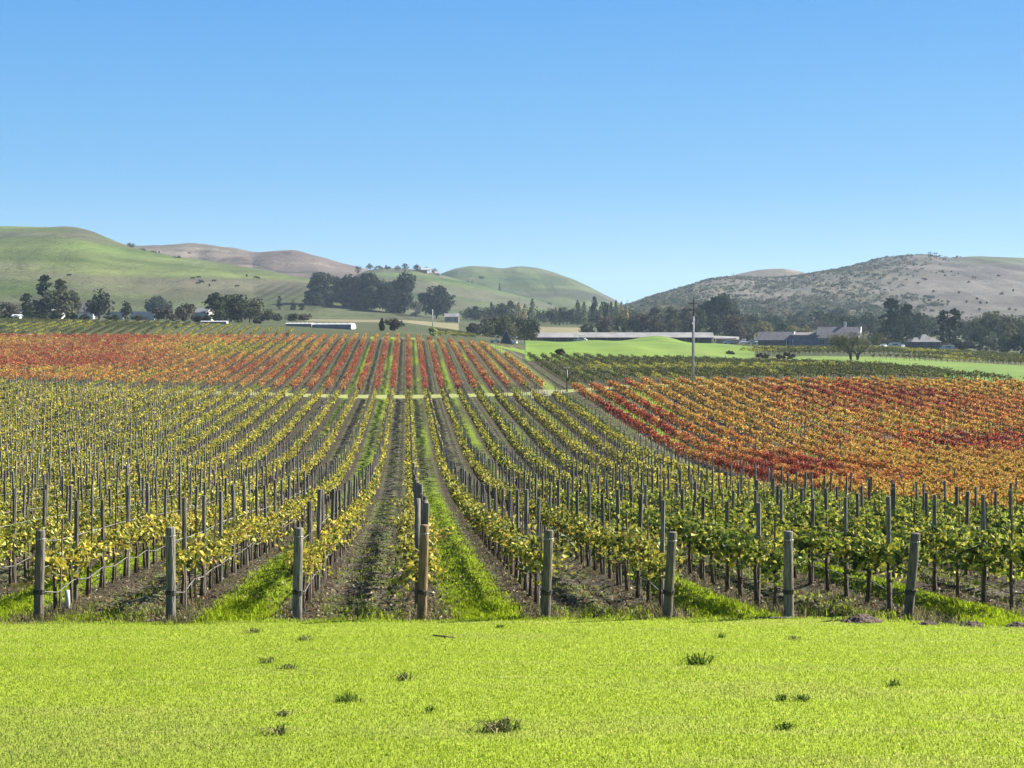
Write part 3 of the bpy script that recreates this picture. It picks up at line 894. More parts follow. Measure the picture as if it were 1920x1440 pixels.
def blades(C, h, w, lean, r, colr, up=None):
    """one tapering bent blade (2 faces) per centre"""
    n = len(C)
    th = r.uniform(0, 2 * math.pi, n)
    d = np.stack([np.cos(th), np.sin(th), np.zeros(n)], 1)
    s = np.stack([-np.sin(th), np.cos(th), np.zeros(n)], 1)
    h = np.broadcast_to(h, (n,))[:, None]; w = np.broadcast_to(w, (n,))[:, None]; lean = np.broadcast_to(lean, (n,))[:, None]
    zv = np.array([[0, 0, 1.0]])
    p0 = C - zv * .01
    p1 = C + zv * h * .6 + d * h * lean * .35
    p2 = C + zv * h * np.clip(1 - lean * .35, .25, 1) + d * h * lean
    V = np.stack([p0 - s * w / 2, p0 + s * w / 2, p1 + s * w * .4, p1 - s * w * .4, p2], 1).reshape(-1, 3)
    b = np.arange(n)[:, None] * 5
    return V, b + np.array([[0, 1, 2, 3]]), b + np.array([[3, 2, 4]]), np.repeat(colr, 5, 0)

WEEDS = [(1310, 1246, 52, 30, 'largest dark weed clump on the lawn, right of centre', 'w'),
         (655, 1316, 48, 24, 'dark spiky weed clump on the lawn, left of centre', 'w'),
         (938, 1372, 74, 26, 'wide grey-green heap of cut weed nearest the camera', 'd'),
         (758, 1276, 36, 14, 'small pale weed clump between two darker clumps, left of centre', 'd'),
         (502, 1242, 26, 14, 'small dark weed tuft in front of the tilled alleys', 'd'),
         (540, 1255, 34, 10, 'low flat weed patch beside a small dark tuft', 'd'),
         (1676, 1287, 24, 16, 'small spiky weed tuft on the right side of the lawn', 'w'),
         (1463, 1315, 26, 14, 'left one of two thin grass tufts right of the largest weed clump', 'w'),
         (1502, 1315, 28, 14, 'right one of two thin grass tufts, beside its twin', 'w'),
         (1473, 1368, 38, 14, 'thin weed tuft on the lower right lawn', 'w'),
         (475, 1183, 34, 9, 'flat dark weed on the lawn near the pale grey post', 'd'),
         (570, 1198, 28, 12, 'tiny grey weed tuft in front of the pale grey post', 'd'),
         (532, 1343, 28, 9, 'small dark weed left of the spiky clump', 'd'),
         (522, 1378, 34, 16, 'pale dry weed low on the left lawn', 'd'),
         (805, 1337, 12, 14, 'single dark upright sprig in the middle of the lawn', 'w'),
         (938, 1178, 18, 9, 'small weed tuft at the lawn crest, left of the dark grey post', 'w'),
         (1352, 1192, 12, 14, 'small curled sprig at the lawn crest below the grass mound', 'w'),
         (1490, 1195, 30, 7, 'low dark weed at the lawn crest below the pale post with board', 'd')]
def lawn_v(py):
    vs = np.linspace(9, 29, 800); ys = HY - F * (H(0 * vs, vs) + .05) / vs
    return float(np.interp(py, ys[::-1], vs[::-1]))
for i, (px, py, w, h, label, ty) in enumerate(WEEDS):
    v = lawn_v(py); s = F / v; r = np.random.default_rng(500 + i)
    wm, hm = w / s, h / s * 1.35
    n = int(18 + w * 1.1)
    C = np.stack([r.normal(0, wm * .22, n), r.normal(0, wm * .2, n), np.zeros(n)], 1)
    d = np.linalg.norm(C, axis=1)
    if ty == 'w':
        c = np.array([.075, .115, .022]) * r.uniform(.4, 2.0, (n, 1)); hh = .85 * hm * r.uniform(.4, 1.0, n) * (1 - .4 * np.clip(d / wm * 2, 0, 1)); ln = r.uniform(.5, 2.2, n)
    else:
        c = np.where(r.random((n, 1)) < .35, np.array([[.30, .28, .15]]), np.array([[.075, .10, .03]])) * r.uniform(.6, 1.5, (n, 1)); hh = .8 * hm * r.uniform(.5, 1.1, n); ln = r.uniform(.8, 2.2, n)
    V, q, t, cc = blades(C, hh + .02, max(.012, wm * .045), ln, r, c)
    o = link('weed_clump', mesh_np('weed_clump', V, [q, t], M_GRASS, col=cc), None, on(px, v, .055))
    tag(o, label, 'weed')
# broken twig on the lawn
v = lawn_v(1197)
m = MB(); m.tube([(-.16, 0, .06), (0, 0, .045), (.2, .01, .02)], [.012, .014, .008], 6); m.tube([(.02, 0, .045), (.03, .02, -.01)], [.008, .006], 5)
tag(m.build('twig', M_BARK, None, True, on(830, v, .05)), 'dark broken twig lying on the lawn below the brown post', 'twig')

# ------------------------------------------------------------------ grass
r = np.random.default_rng(5)
def lawn_grass():
    n = 540000
    # denser close to the camera
    v = 10.0 + (29.2 - 10.0) * r.random(n) ** 1.12
    hw = .40 * v + 3.2
    x = r.uniform(-1, 1, n) * hw
    m = v < lawn_edge(x) + .12
    x, v = x[m], v[m]; n = len(x)
    C = np.stack([x, v, H(x, v) + .05], 1)
    t = fbm(x * .35, v * 1.8, 61, 4); t2 = fbm(x * 3, v * 3, 62, 2); t3 = fbm(x * .15 + 9, v * .15, 63, 3)
    c = np.array([.298, .38, .042])[None] * (.90 + .2 * t2[:, None])
    dry = sstep(.50, .70, t)[:, None] * .7
    c = c * (1 - dry) + dry * np.array([[.32, .36, .085]])
    olive = (sstep(18, 11, v) * sstep(.38, .6, t3))[:, None] * .55
    c = c * (1 - olive) + olive * np.array([[.25, .28, .09]])
    st = r.random(n) < .03
    c[st] = np.array([.45, .42, .16])
    c = c * r.uniform(.9, 1.1, (n, 1))
    h = r.uniform(.014, .036, n) * (.8 + .6 * t2) * (1 + (2.2 * vnoise(x * 2.2, v * 2.2, 9) ** 2 + .3) * sstep(.55, .05, lawn_edge(x) - v))
    V, q, tr, cc = blades(C, h, .0065 * (1 + v / 40), r.uniform(.2, 1.3, n), r, c)
    o = link('grass', mesh_np('grass', V, [q, tr], M_GRASS, col=cc))
    tag(o, 'short bright green grass blades of the lawn', 'grass', kind='stuff')
lawn_grass()

def alley_grass():
    n = 240000
    v = 27.0 + (95 - 27.0) * r.random(n) ** 1.9
    hw = .36 * v
    x = r.uniform(-1, 1, n) * hw
    u = x - ROWDX * v
    cc_ = (u - .296) / 2.4; a = np.floor(cc_); fr = cc_ - a
    even = np.mod(a, 2) == 0
    nz = fbm(x * .9, v * .6, 71, 3)
    pg = np.where(even, 1 - sstep(.2, .36, np.abs(fr - .5) + .3 * (nz - .5)), .30 * sstep(.45, .65, nz) * (np.abs(fr - .5) < .36))
    pg = np.where((u > 20) & (u < 22), .5, pg)
    pg = np.where(~even & (np.abs(fr - .5) < .1), .25 * sstep(.35, .6, nz), pg)
    isg = r.random(n) < pg
    dry = (~isg) & (r.random(n) < .22 * sstep(.35, .6, nz) + .1 * (np.minimum(fr, 1 - fr) < .2))
    m = (isg | dry) & (v > lawn_edge(x) - .1)
    x, v, isg, nz = x[m], v[m], isg[m], nz[m]; n = len(x)
    C = np.stack([x, v, G(x, v)], 1)
    c = np.where(isg[:, None], np.array([[.29, .38, .018]]), np.array([[.20, .175, .095]])) * r.uniform(.6, 1.35, (n, 1))
    grn = (~isg) & (r.random(n) < .4)
    c[grn] = np.array([.07, .095, .022]) * r.uniform(.6, 1.4, (int(grn.sum()), 1))
    h = np.where(isg, r.uniform(.05, .13, n), r.uniform(.04, .16, n)) * (.7 + .7 * nz) * (1 + .8 * (1 - sstep(29.5, 33, v)))
    V, q, tr, cc = blades(C, h, .009 * (1 + v / 50), r.uniform(.3, 1.6, n), r, c)
    tag(link('alley_grass', mesh_np('alley_grass', V, [q, tr], M_GRASS, col=cc)), 'tall green grass and dry weeds in the alleys between vine rows', 'grass', kind='stuff')
alley_grass()

def litter():
    n = 26000
    v = 29.4 + (75 - 29.4) * r.random(n) ** 1.6
    x = r.uniform(-1, 1, n) * .36 * v
    u = x - ROWDX * v; m = u < 20
    x, v = x[m], v[m]; n = len(x)
    C = np.stack([x, v, G(x, v) + .015], 1)
    V, Fq = leaf_cloud(C, r.uniform(.05, .11, n), np.tile([[0, 0, 1.0]], (n, 1)), r, spread=.45)
    cs = np.array([(.22, .13, .06), (.33, .26, .10), (.12, .08, .045), (.30, .28, .20), (.05, .04, .03)])
    c = cs[r.integers(0, 5, n)] * r.uniform(.6, 1.3, (n, 1))
    tag(link('fallen_leaves', mesh_np('fallen_leaves', V, Fq, M_LEAF, col=np.repeat(c, 4, 0))), 'brown and tan fallen leaves under the near vine rows', 'fallen leaves', kind='stuff')
litter()
#PART2
# ------------------------------------------------------------------ hills
M_HILL = None
def mat_hill():
    g = NT('hill_ground')
    a = g.n('ShaderNodeAttribute', attribute_name='Col').outputs['Color']
    p = g.pos()
    f = g.noise(0.14, 8, p, 0.72); f2 = g.noise(0.02, 6, g.scaled(p, (1, .6, 9)), 0.65)
    f3 = g.noise(0.05, 5, g.scaled(p, (1, .25, .6)), 0.6, 0.8)
    k = g.math('ADD', g.math('MULTIPLY', f, 1.1), g.math('ADD', g.math('MULTIPLY', f2, 0.9), g.math('MULTIPLY', f3, 0.7)))
    k = g.math('SUBTRACT', k, 0.32)
    nd = g.n('ShaderNodeVectorMath', operation='SCALE'); g.l(a, nd.inputs[0]); g.l(k, nd.inputs[3])
    c = g.mix(g.math('MULTIPLY', g.ss(0.60, 0.72, f), 0.55), nd.outputs[0], (0.030, 0.032, 0.02))
    return g.done(g.pbr(c, 0.95, g.bump(g.math('ADD', f, f3), 0.9, 3.0), 0.08))
M_HILL = mat_hill()
HILLS = {}
def hill(key, label_name, ridge, vr, vb, seed, colf, gully=.10, nc=260, nw=110):
    xs = [p[0] for p in ridge]; ys = [p[1] for p in ridge]
    c = np.linspace(xs[0], xs[-1], nc)
    yr = pchip(xs, ys, c)
    w = np.concatenate([np.linspace(-.06, 1, nw), np.linspace(1.03, 1.7, 16)])
    W, Cc = np.meshgrid(w, c, indexing='ij')
    vrc = vr(Cc) if callable(vr) else vr
    V = vb + (vrc - vb) * W
    X = (Cc - 960) / F * V
    Zr = (HY - yr)[None, :] / F * vrc
    Zb = H((Cc - 960) / F * vb, vb + 0 * Cc)
    S = np.where(W <= 1, np.sin(np.clip(W, -.06, 1) * math.pi / 2) ** 1 * .75 + .25 * sstep(0, 1, W), np.cos((W - 1) * 1.1))
    Z = Zb + (Zr - Zb) * S
    g1 = fbm(X / 150 + seed, V / 420, seed, 4); g2 = 1 - np.abs(2 * fbm(X / 70 + V / 500, V / 500, seed + 5, 3) - 1)
    env = np.clip(W * (1 - W) * 4, 0, 1) ** 1.0
    Z = Z + (Zr - Zb) * env * gully * ((g1 - .5) * 2 - (g2 - .6) * .8)
    col = colf(Cc, W, X, V, Z, seed, HY - F * Z / V)
    col = col * (.62 + .76 * fbm(X / 48, Z / 7 + V / 160, seed + 40, 4))[..., None]
    n, m = X.shape
    i = np.arange(n * m).reshape(n, m)
    Fq = np.stack([i[:-1, :-1], i[:-1, 1:], i[1:, 1:], i[1:, :-1]], -1).reshape(-1, 4)
    o = link(label_name, mesh_np(label_name, np.stack([X, V, Z], -1).reshape(-1, 3), Fq, M_HILL, col=np.clip(col.reshape(-1, 3) * np.array([.46, .45, .46]), .004, .8), smooth=True))
    tag(o, kind='structure')
    HILLS[key] = (c, w[:nw], V[:nw], Z[:nw])
    return o
def on_hill(key, px, py):
    c, w, V, Z = HILLS[key]
    j = int(np.clip(np.searchsorted(c, px), 0, len(c) - 1))
    y = HY - F * Z[:, j] / V[:, j]
    k = np.where(y <= py)[0]
    k = k[0] if len(k) else len(w) - 1
    v = V[k, j]
    return Vector(((px - 960) / F * v, v, Z[k, j]))
def lerp(a, b, t): return np.asarray(a) * (1 - t[..., None]) + np.asarray(b) * t[..., None]

def col_left(c, w, X, V, Z, s, y):
    n = fbm(X / 160, V / 300 + Z / 25, s, 5); n2 = fbm(X / 60 + 5, Z / 7, s + 3, 4)
    g = lerp((.13, .20, .038), (.20, .25, .075), sstep(.35, .65, n))
    t = sstep(.50, .72, fbm(X / 220 + Z / 60, Z / 16, s + 9, 4)) * .75
    g = lerp(g, (.205, .175, .125), t)
    top = sstep(455, 434, y) * sstep(90, 170, c)
    g = lerp(g, (.17, .15, .10), top * .8)
    g = lerp(g, (.15, .16, .085), sstep(545, 570, y) * .7)
    vin = sstep(470, 490, c) * (1 - sstep(575, 600, c)) * sstep(530, 538, y) * (1 - sstep(562, 570, y))
    st = .5 + .5 * np.sin((c * .5 + y * 1.0) * .55)
    g = lerp(g, (.08, .085, .04), vin * sstep(.45, .7, st) * .9)
    vin = (1 - sstep(60, 90, c)) * sstep(553, 558, y)
    g = lerp(g, (.09, .10, .05), vin * sstep(.3, .7, .5 + .5 * np.sin(c * .9 + y * .3)) * .8)
    return g * (.65 + .7 * n2[..., None])
def col_brown(c, w, X, V, Z, s, y):
    n = fbm(X / 110, Z / 12 + V / 300, s, 5); n2 = fbm(X / 300, Z / 30, s + 2, 3)
    g = lerp((.21, .17, .14), (.33, .275, .22), sstep(.35, .65, n))
    g = lerp(g, (.12, .14, .055), sstep(.55, .75, n2) * .5)
    path = np.exp(-((y - (505 + (c - 520) * .12 + 4 * np.sin(c * .05))) / 1.3) ** 2) * sstep(430, 470, c)
    return lerp(g, (.06, .05, .045), path * .8)
def col_lobe(c, w, X, V, Z, s, y):
    n = fbm(X / 130, Z / 14 + V / 250, s, 4)
    g = lerp((.10, .17, .05), (.17, .23, .085), sstep(.35, .65, n))
    b = sstep(.5, .66, fbm(X / 180 + 3, Z / 18 + V / 200, s + 4, 4))
    return lerp(g, (.20, .185, .13), b * .7)
def col_hump(c, w, X, V, Z, s, y):
    n = fbm(X / 170, Z / 16, s, 5)
    g = lerp((.10, .145, .045), (.16, .20, .075), sstep(.35, .65, n))
    b = sstep(.46, .62, fbm(X / 240 + 3, Z / 22, s + 4, 5)) * sstep(505, 520, y) * (1 - sstep(560, 575, y))
    g = lerp(g, (.07, .078, .05), b * .85)
    br = sstep(.5, .7, fbm(X / 90, Z / 30, s + 8, 4)) * .6
    g = lerp(g, (.16, .13, .09), br)
    path = np.exp(-((c - (1030 + (y - 520) * .35)) / 1.6) ** 2) * sstep(520, 526, y) * (1 - sstep(555, 560, y))
    return lerp(g, (.05, .06, .035), path * .7)
def scrub_mask(c, y, n):
    """where the right hill is covered in dark scrub"""
    edge = 1700 - (y - 488) * .25
    return sstep(edge + 85, edge - 120, c + (n - .5) * 260) * (1 - .7 * sstep(.58, .72, n))
def col_right(c, w, X, V, Z, s, y):
    n = fbm(X / 90, Z / 9, s, 5); n2 = fbm(X / 300, Z / 40, s + 6, 4)
    bare = lerp((.19, .172, .145), (.25, .228, .19), sstep(.35, .65, n))
    bare = lerp(bare, (.15, .19, .08), sstep(1760, 1850, c) * sstep(500, 488, y) * .8)
    dk = lerp((.20, .195, .125), (.29, .27, .19), sstep(.4, .62, n))
    dk = lerp(dk, (.17, .15, .105), sstep(.55, .7, n2) * .5)
    return lerp(bare, dk, scrub_mask(c, y, n))
def col_tan(c, w, X, V, Z, s, y):
    n = fbm(X / 90, Z / 9, s, 5)
    return lerp((.24, .20, .13), (.30, .26, .17), sstep(.35, .65, n))

hill('left', 'green_hill', [(-900, 452), (-500, 446), (-200, 436), (0, 430), (60, 429), (130, 430), (165, 436), (200, 449), (240, 463), (300, 477), (400, 494), (480, 508), (560, 523), (640, 542), (720, 562), (800, 584), (840, 596)], 1500, 820, 3, col_left, .11)
hill('brown', 'brown_hill', [(200, 480), (260, 470), (300, 467), (370, 466), (440, 471), (485, 476), (530, 474), (565, 478), (610, 486), (650, 497), (700, 508), (760, 527), (820, 560), (850, 590)], 1900, 1250, 8, col_brown, .17)
hill('lobe', 'green_hill', [(600, 590), (650, 530), (690, 508), (720, 504), (770, 507), (820, 517), (880, 531), (950, 549), (1000, 562), (1040, 574), (1090, 590)], 1500, 1000, 13, col_lobe, .13)
hill('hump', 'twin_top_hill', [(740, 570), (780, 535), (820, 518), (855, 505), (885, 500), (915, 502), (940, 504.5), (970, 501.5), (1000, 503), (1040, 512), (1080, 527), (1120, 546), (1150, 561), (1175, 577), (1200, 592)], 2300, 1400, 17, col_hump, .14)
hill('tan', 'tan_hill', [(1300, 560), (1350, 524), (1395, 512), (1430, 506), (1465, 504.5), (1500, 510), (1540, 522), (1600, 560)], 2100, 1800, 21, col_tan, .05, nc=80, nw=40)
hill('right', 'scrub_hill', [(1130, 590), (1180, 575), (1220, 560), (1280, 543), (1340, 528), (1385, 524), (1430, 527), (1480, 525), (1530, 515.5), (1600, 503), (1660, 491), (1700, 486), (1740, 484), (1775, 486), (1820, 483.5), (1860, 484), (1920, 488), (2050, 498), (2300, 520), (2700, 560)], 1700, 950, 27, col_right, .11, nc=420)
# low rise behind the far corner on the left, nothing but sky above it
# scrub on the right hill
def scrub():
    r = np.random.default_rng(88)
    c, w, V, Z = HILLS['right']
    n = 14000
    j = r.integers(0, len(c) - 1, n); k = r.integers(4, len(w) - 2, n)
    fj, fk = r.random(n), r.random(n)
    def bil(A): return (A[k, j] * (1 - fk) + A[k + 1, j] * fk) * (1 - fj) + (A[k, j + 1] * (1 - fk) + A[k + 1, j + 1] * fk) * fj
    v = bil(V); z = bil(Z); cc = c[j] * (1 - fj) + c[j + 1] * fj
    x = (cc - 960) / F * v; y = HY - F * z / v
    nn = fbm(x / 90, z / 9, 27, 5)
    m = (r.random(n) < scrub_mask(cc, y, nn) * .9) & (cc < 1960)
    x, v, z, y = x[m], v[m], z[m], y[m]; n = len(x)
    s = r.uniform(.8, 2.2, n) * (1 + .9 * sstep(545, 590, y))
    K = 10
    d = r.normal(size=(n, K, 3)); d[:, :, 2] = np.abs(d[:, :, 2]); d /= np.linalg.norm(d, axis=2, keepdims=True)
    P = np.stack([x, v, z], 1)[:, None, :] + d * s[:, None, None] * np.array([1.1, 1.1, .8]) * r.uniform(.7, 1.1, (n, K, 1))
    Vv, Fq = leaf_cloud(P.reshape(-1, 3), np.repeat(s, K) * .95, d.reshape(-1, 3) * 1.4, r)
    b = np.array([(.085, .092, .056), (.105, .105, .068), (.06, .07, .044), (.14, .13, .088)])[r.integers(0, 4, n)] * r.uniform(1.1, 1.7, (n, 1))
    col = np.repeat(np.repeat(b, K, 0) * r.uniform(.8, 1.2, (n * K, 1)), 4, 0)
    tag(link('hillside_scrub', mesh_np('hillside_scrub', Vv, Fq, M_TREE, col=col)), 'dark scrub covering the flank of the grey hill on the right', 'scrub', kind='stuff')
scrub()

# ------------------------------------------------------------------ trees
TC = {'oak': (.052, .068, .032), 'euc': (.056, .070, .048), 'pine': (.030, .042, .022), 'olive': (.115, .122, .060), 'brown': (.105, .088, .062),
      'poplar': (.42, .35, .15), 'greenpop': (.20, .23, .11), 'yellow': (.22, .20, .08), 'grey': (.17, .18, .12), 'lime': (.44, .48, .18), 'dark': (.022, .03, .02)}
def crown(kind, h, w, r, n, tone):
    """centres, outward normals, tone per card, clump centres"""
    a = w / 2
    base = np.array(TC[tone])
    if kind in ('broad', 'bush', 'dome'):
        nb = {'broad': 20, 'bush': 13, 'dome': 26}[kind]
        d = r.normal(size=(nb, 3)); d /= np.linalg.norm(d, axis=1, keepdims=True)
        zc, zs = {'broad': (.54, .40), 'bush': (.46, .40), 'dome': (.54, .38)}[kind]
        rad = r.uniform(.35, .88, (nb, 1)) ** .7
        cc = d * rad * np.array([a * .82, a * .75, h * zs]) + np.array([0, 0, h * zc])
        if kind == 'broad': cc[:, 2] += r.uniform(-.05, .06, nb) * h
        rc = r.uniform(.22, .40, nb) * min(w, h * 1.1) * .66
        i = r.integers(0, nb, n)
        q = r.normal(size=(n, 3)); q /= np.linalg.norm(q, axis=1, keepdims=True)
        P = cc[i] + q * rc[i][:, None] * r.uniform(.6, 1.12, (n, 1)) * np.array([1, 1, .85])
        P[:, 2] = np.clip(P[:, 2], h * .02, h * 1.0)
        tint = r.uniform(.72, 1.32, nb)[i]
        return P, q, base * tint[:, None], cc
    if kind == 'pine':
        nb = 70
        t = np.sort(r.uniform(.04, .97, nb) ** 1.1); th = r.uniform(0, 2 * math.pi, nb)
        L = 1.18 * a * np.clip((1.05 - t), .05, 1) ** .5 * r.uniform(.6, 1.12, nb)
        i = r.integers(0, nb, n)
        f = r.random(n) ** .6
        dirn = np.stack([np.cos(th[i]), np.sin(th[i]), 0 * f], 1)
        P = dirn * (L[i] * f)[:, None]
        P[:, 2] = t[i] * h + L[i] * (.18 - .25 * f) + r.normal(0, .018 * h, n)
        P[:, :2] += r.normal(0, .10 * a, (n, 2))
        top = r.random(n) < .07
        P[top] = np.stack([r.normal(0, .05 * a, top.sum()), r.normal(0, .05 * a, top.sum()), r.uniform(.86, 1.0, top.sum()) * h], 1)
        P[:, 2] = np.clip(P[:, 2], 0, h)
        N = dirn * .8 + np.array([0, 0, .7])
        return P, N, base * r.uniform(.7, 1.3, nb)[i][:, None], np.zeros((0, 3))
    if kind == 'poplar':
        t = r.random(n); th = r.uniform(0, 2 * math.pi, n)
        prof = np.sin(math.pi * np.clip(t * .93 + .07, 0, 1) ** .75) ** .7
        lob = .75 + .35 * np.sin(th * 3 + t * 9)
        rr = a * prof * lob * r.uniform(.7, 1.05, n)
        P = np.stack([np.cos(th) * rr, np.sin(th) * rr, h * (.06 + .94 * t)], 1)
        N = np.stack([np.cos(th), np.sin(th), .3 + 0 * t], 1)
        return P, N, base * (.75 + .5 * vnoise(th * 1.5, t * 7, int(r.integers(99))))[:, None], np.zeros((0, 3))

def make_tree(name, label, cat, base, h, w, kind, tone, n=650, seed=0, group=None, card=None):
    r = np.random.default_rng(seed)
    e = tag(empty(name, base), label, cat, group)
    P, N, c, cc = crown(kind, h, w, r, n, tone)
    sz = (card or (.06 * math.sqrt(h * w) + .35)) * r.uniform(.6, 1.35, len(P))
    V, Fq = leaf_cloud(P, sz, N * 1.3, r, aspect=.9, fold=.12)
    col = np.repeat(c * r.uniform(.75, 1.25, (len(c), 1)), 4, 0)
    link('crown', mesh_np('crown', V, Fq, M_TREE, col=col), e)
    m = MB(); tr = .016 * h + .05
    th = {'pine': .9, 'poplar': .75, 'broad': .62, 'dome': .6, 'bush': .35}[kind]
    b = r.normal(0, .02 * h, 2)
    m.tube([(0, 0, -.8), (b[0] * .3, b[1] * .3, h * th * .4), (b[0], b[1], h * th)], [tr * 1.25, tr, tr * .35], 7)
    for q in cc[:6]:
        m.tube([(b[0] * .3, b[1] * .3, h * th * .42), tuple(q * np.array([.6, .6, .8])), tuple(q)], [tr * .5, tr * .35, tr * .12], 5, False)
    m.build('trunk', M_TRUNK, e, True)
    return e

def solve_v(px, yb):
    vs = np.arange(330, 1190, 2.0)
    y = HY - F * H((px - 960) / F * vs, vs) / vs
    k = np.where(y >= yb)[0]
    return float(vs[k[-1]]) if len(k) else 600.0

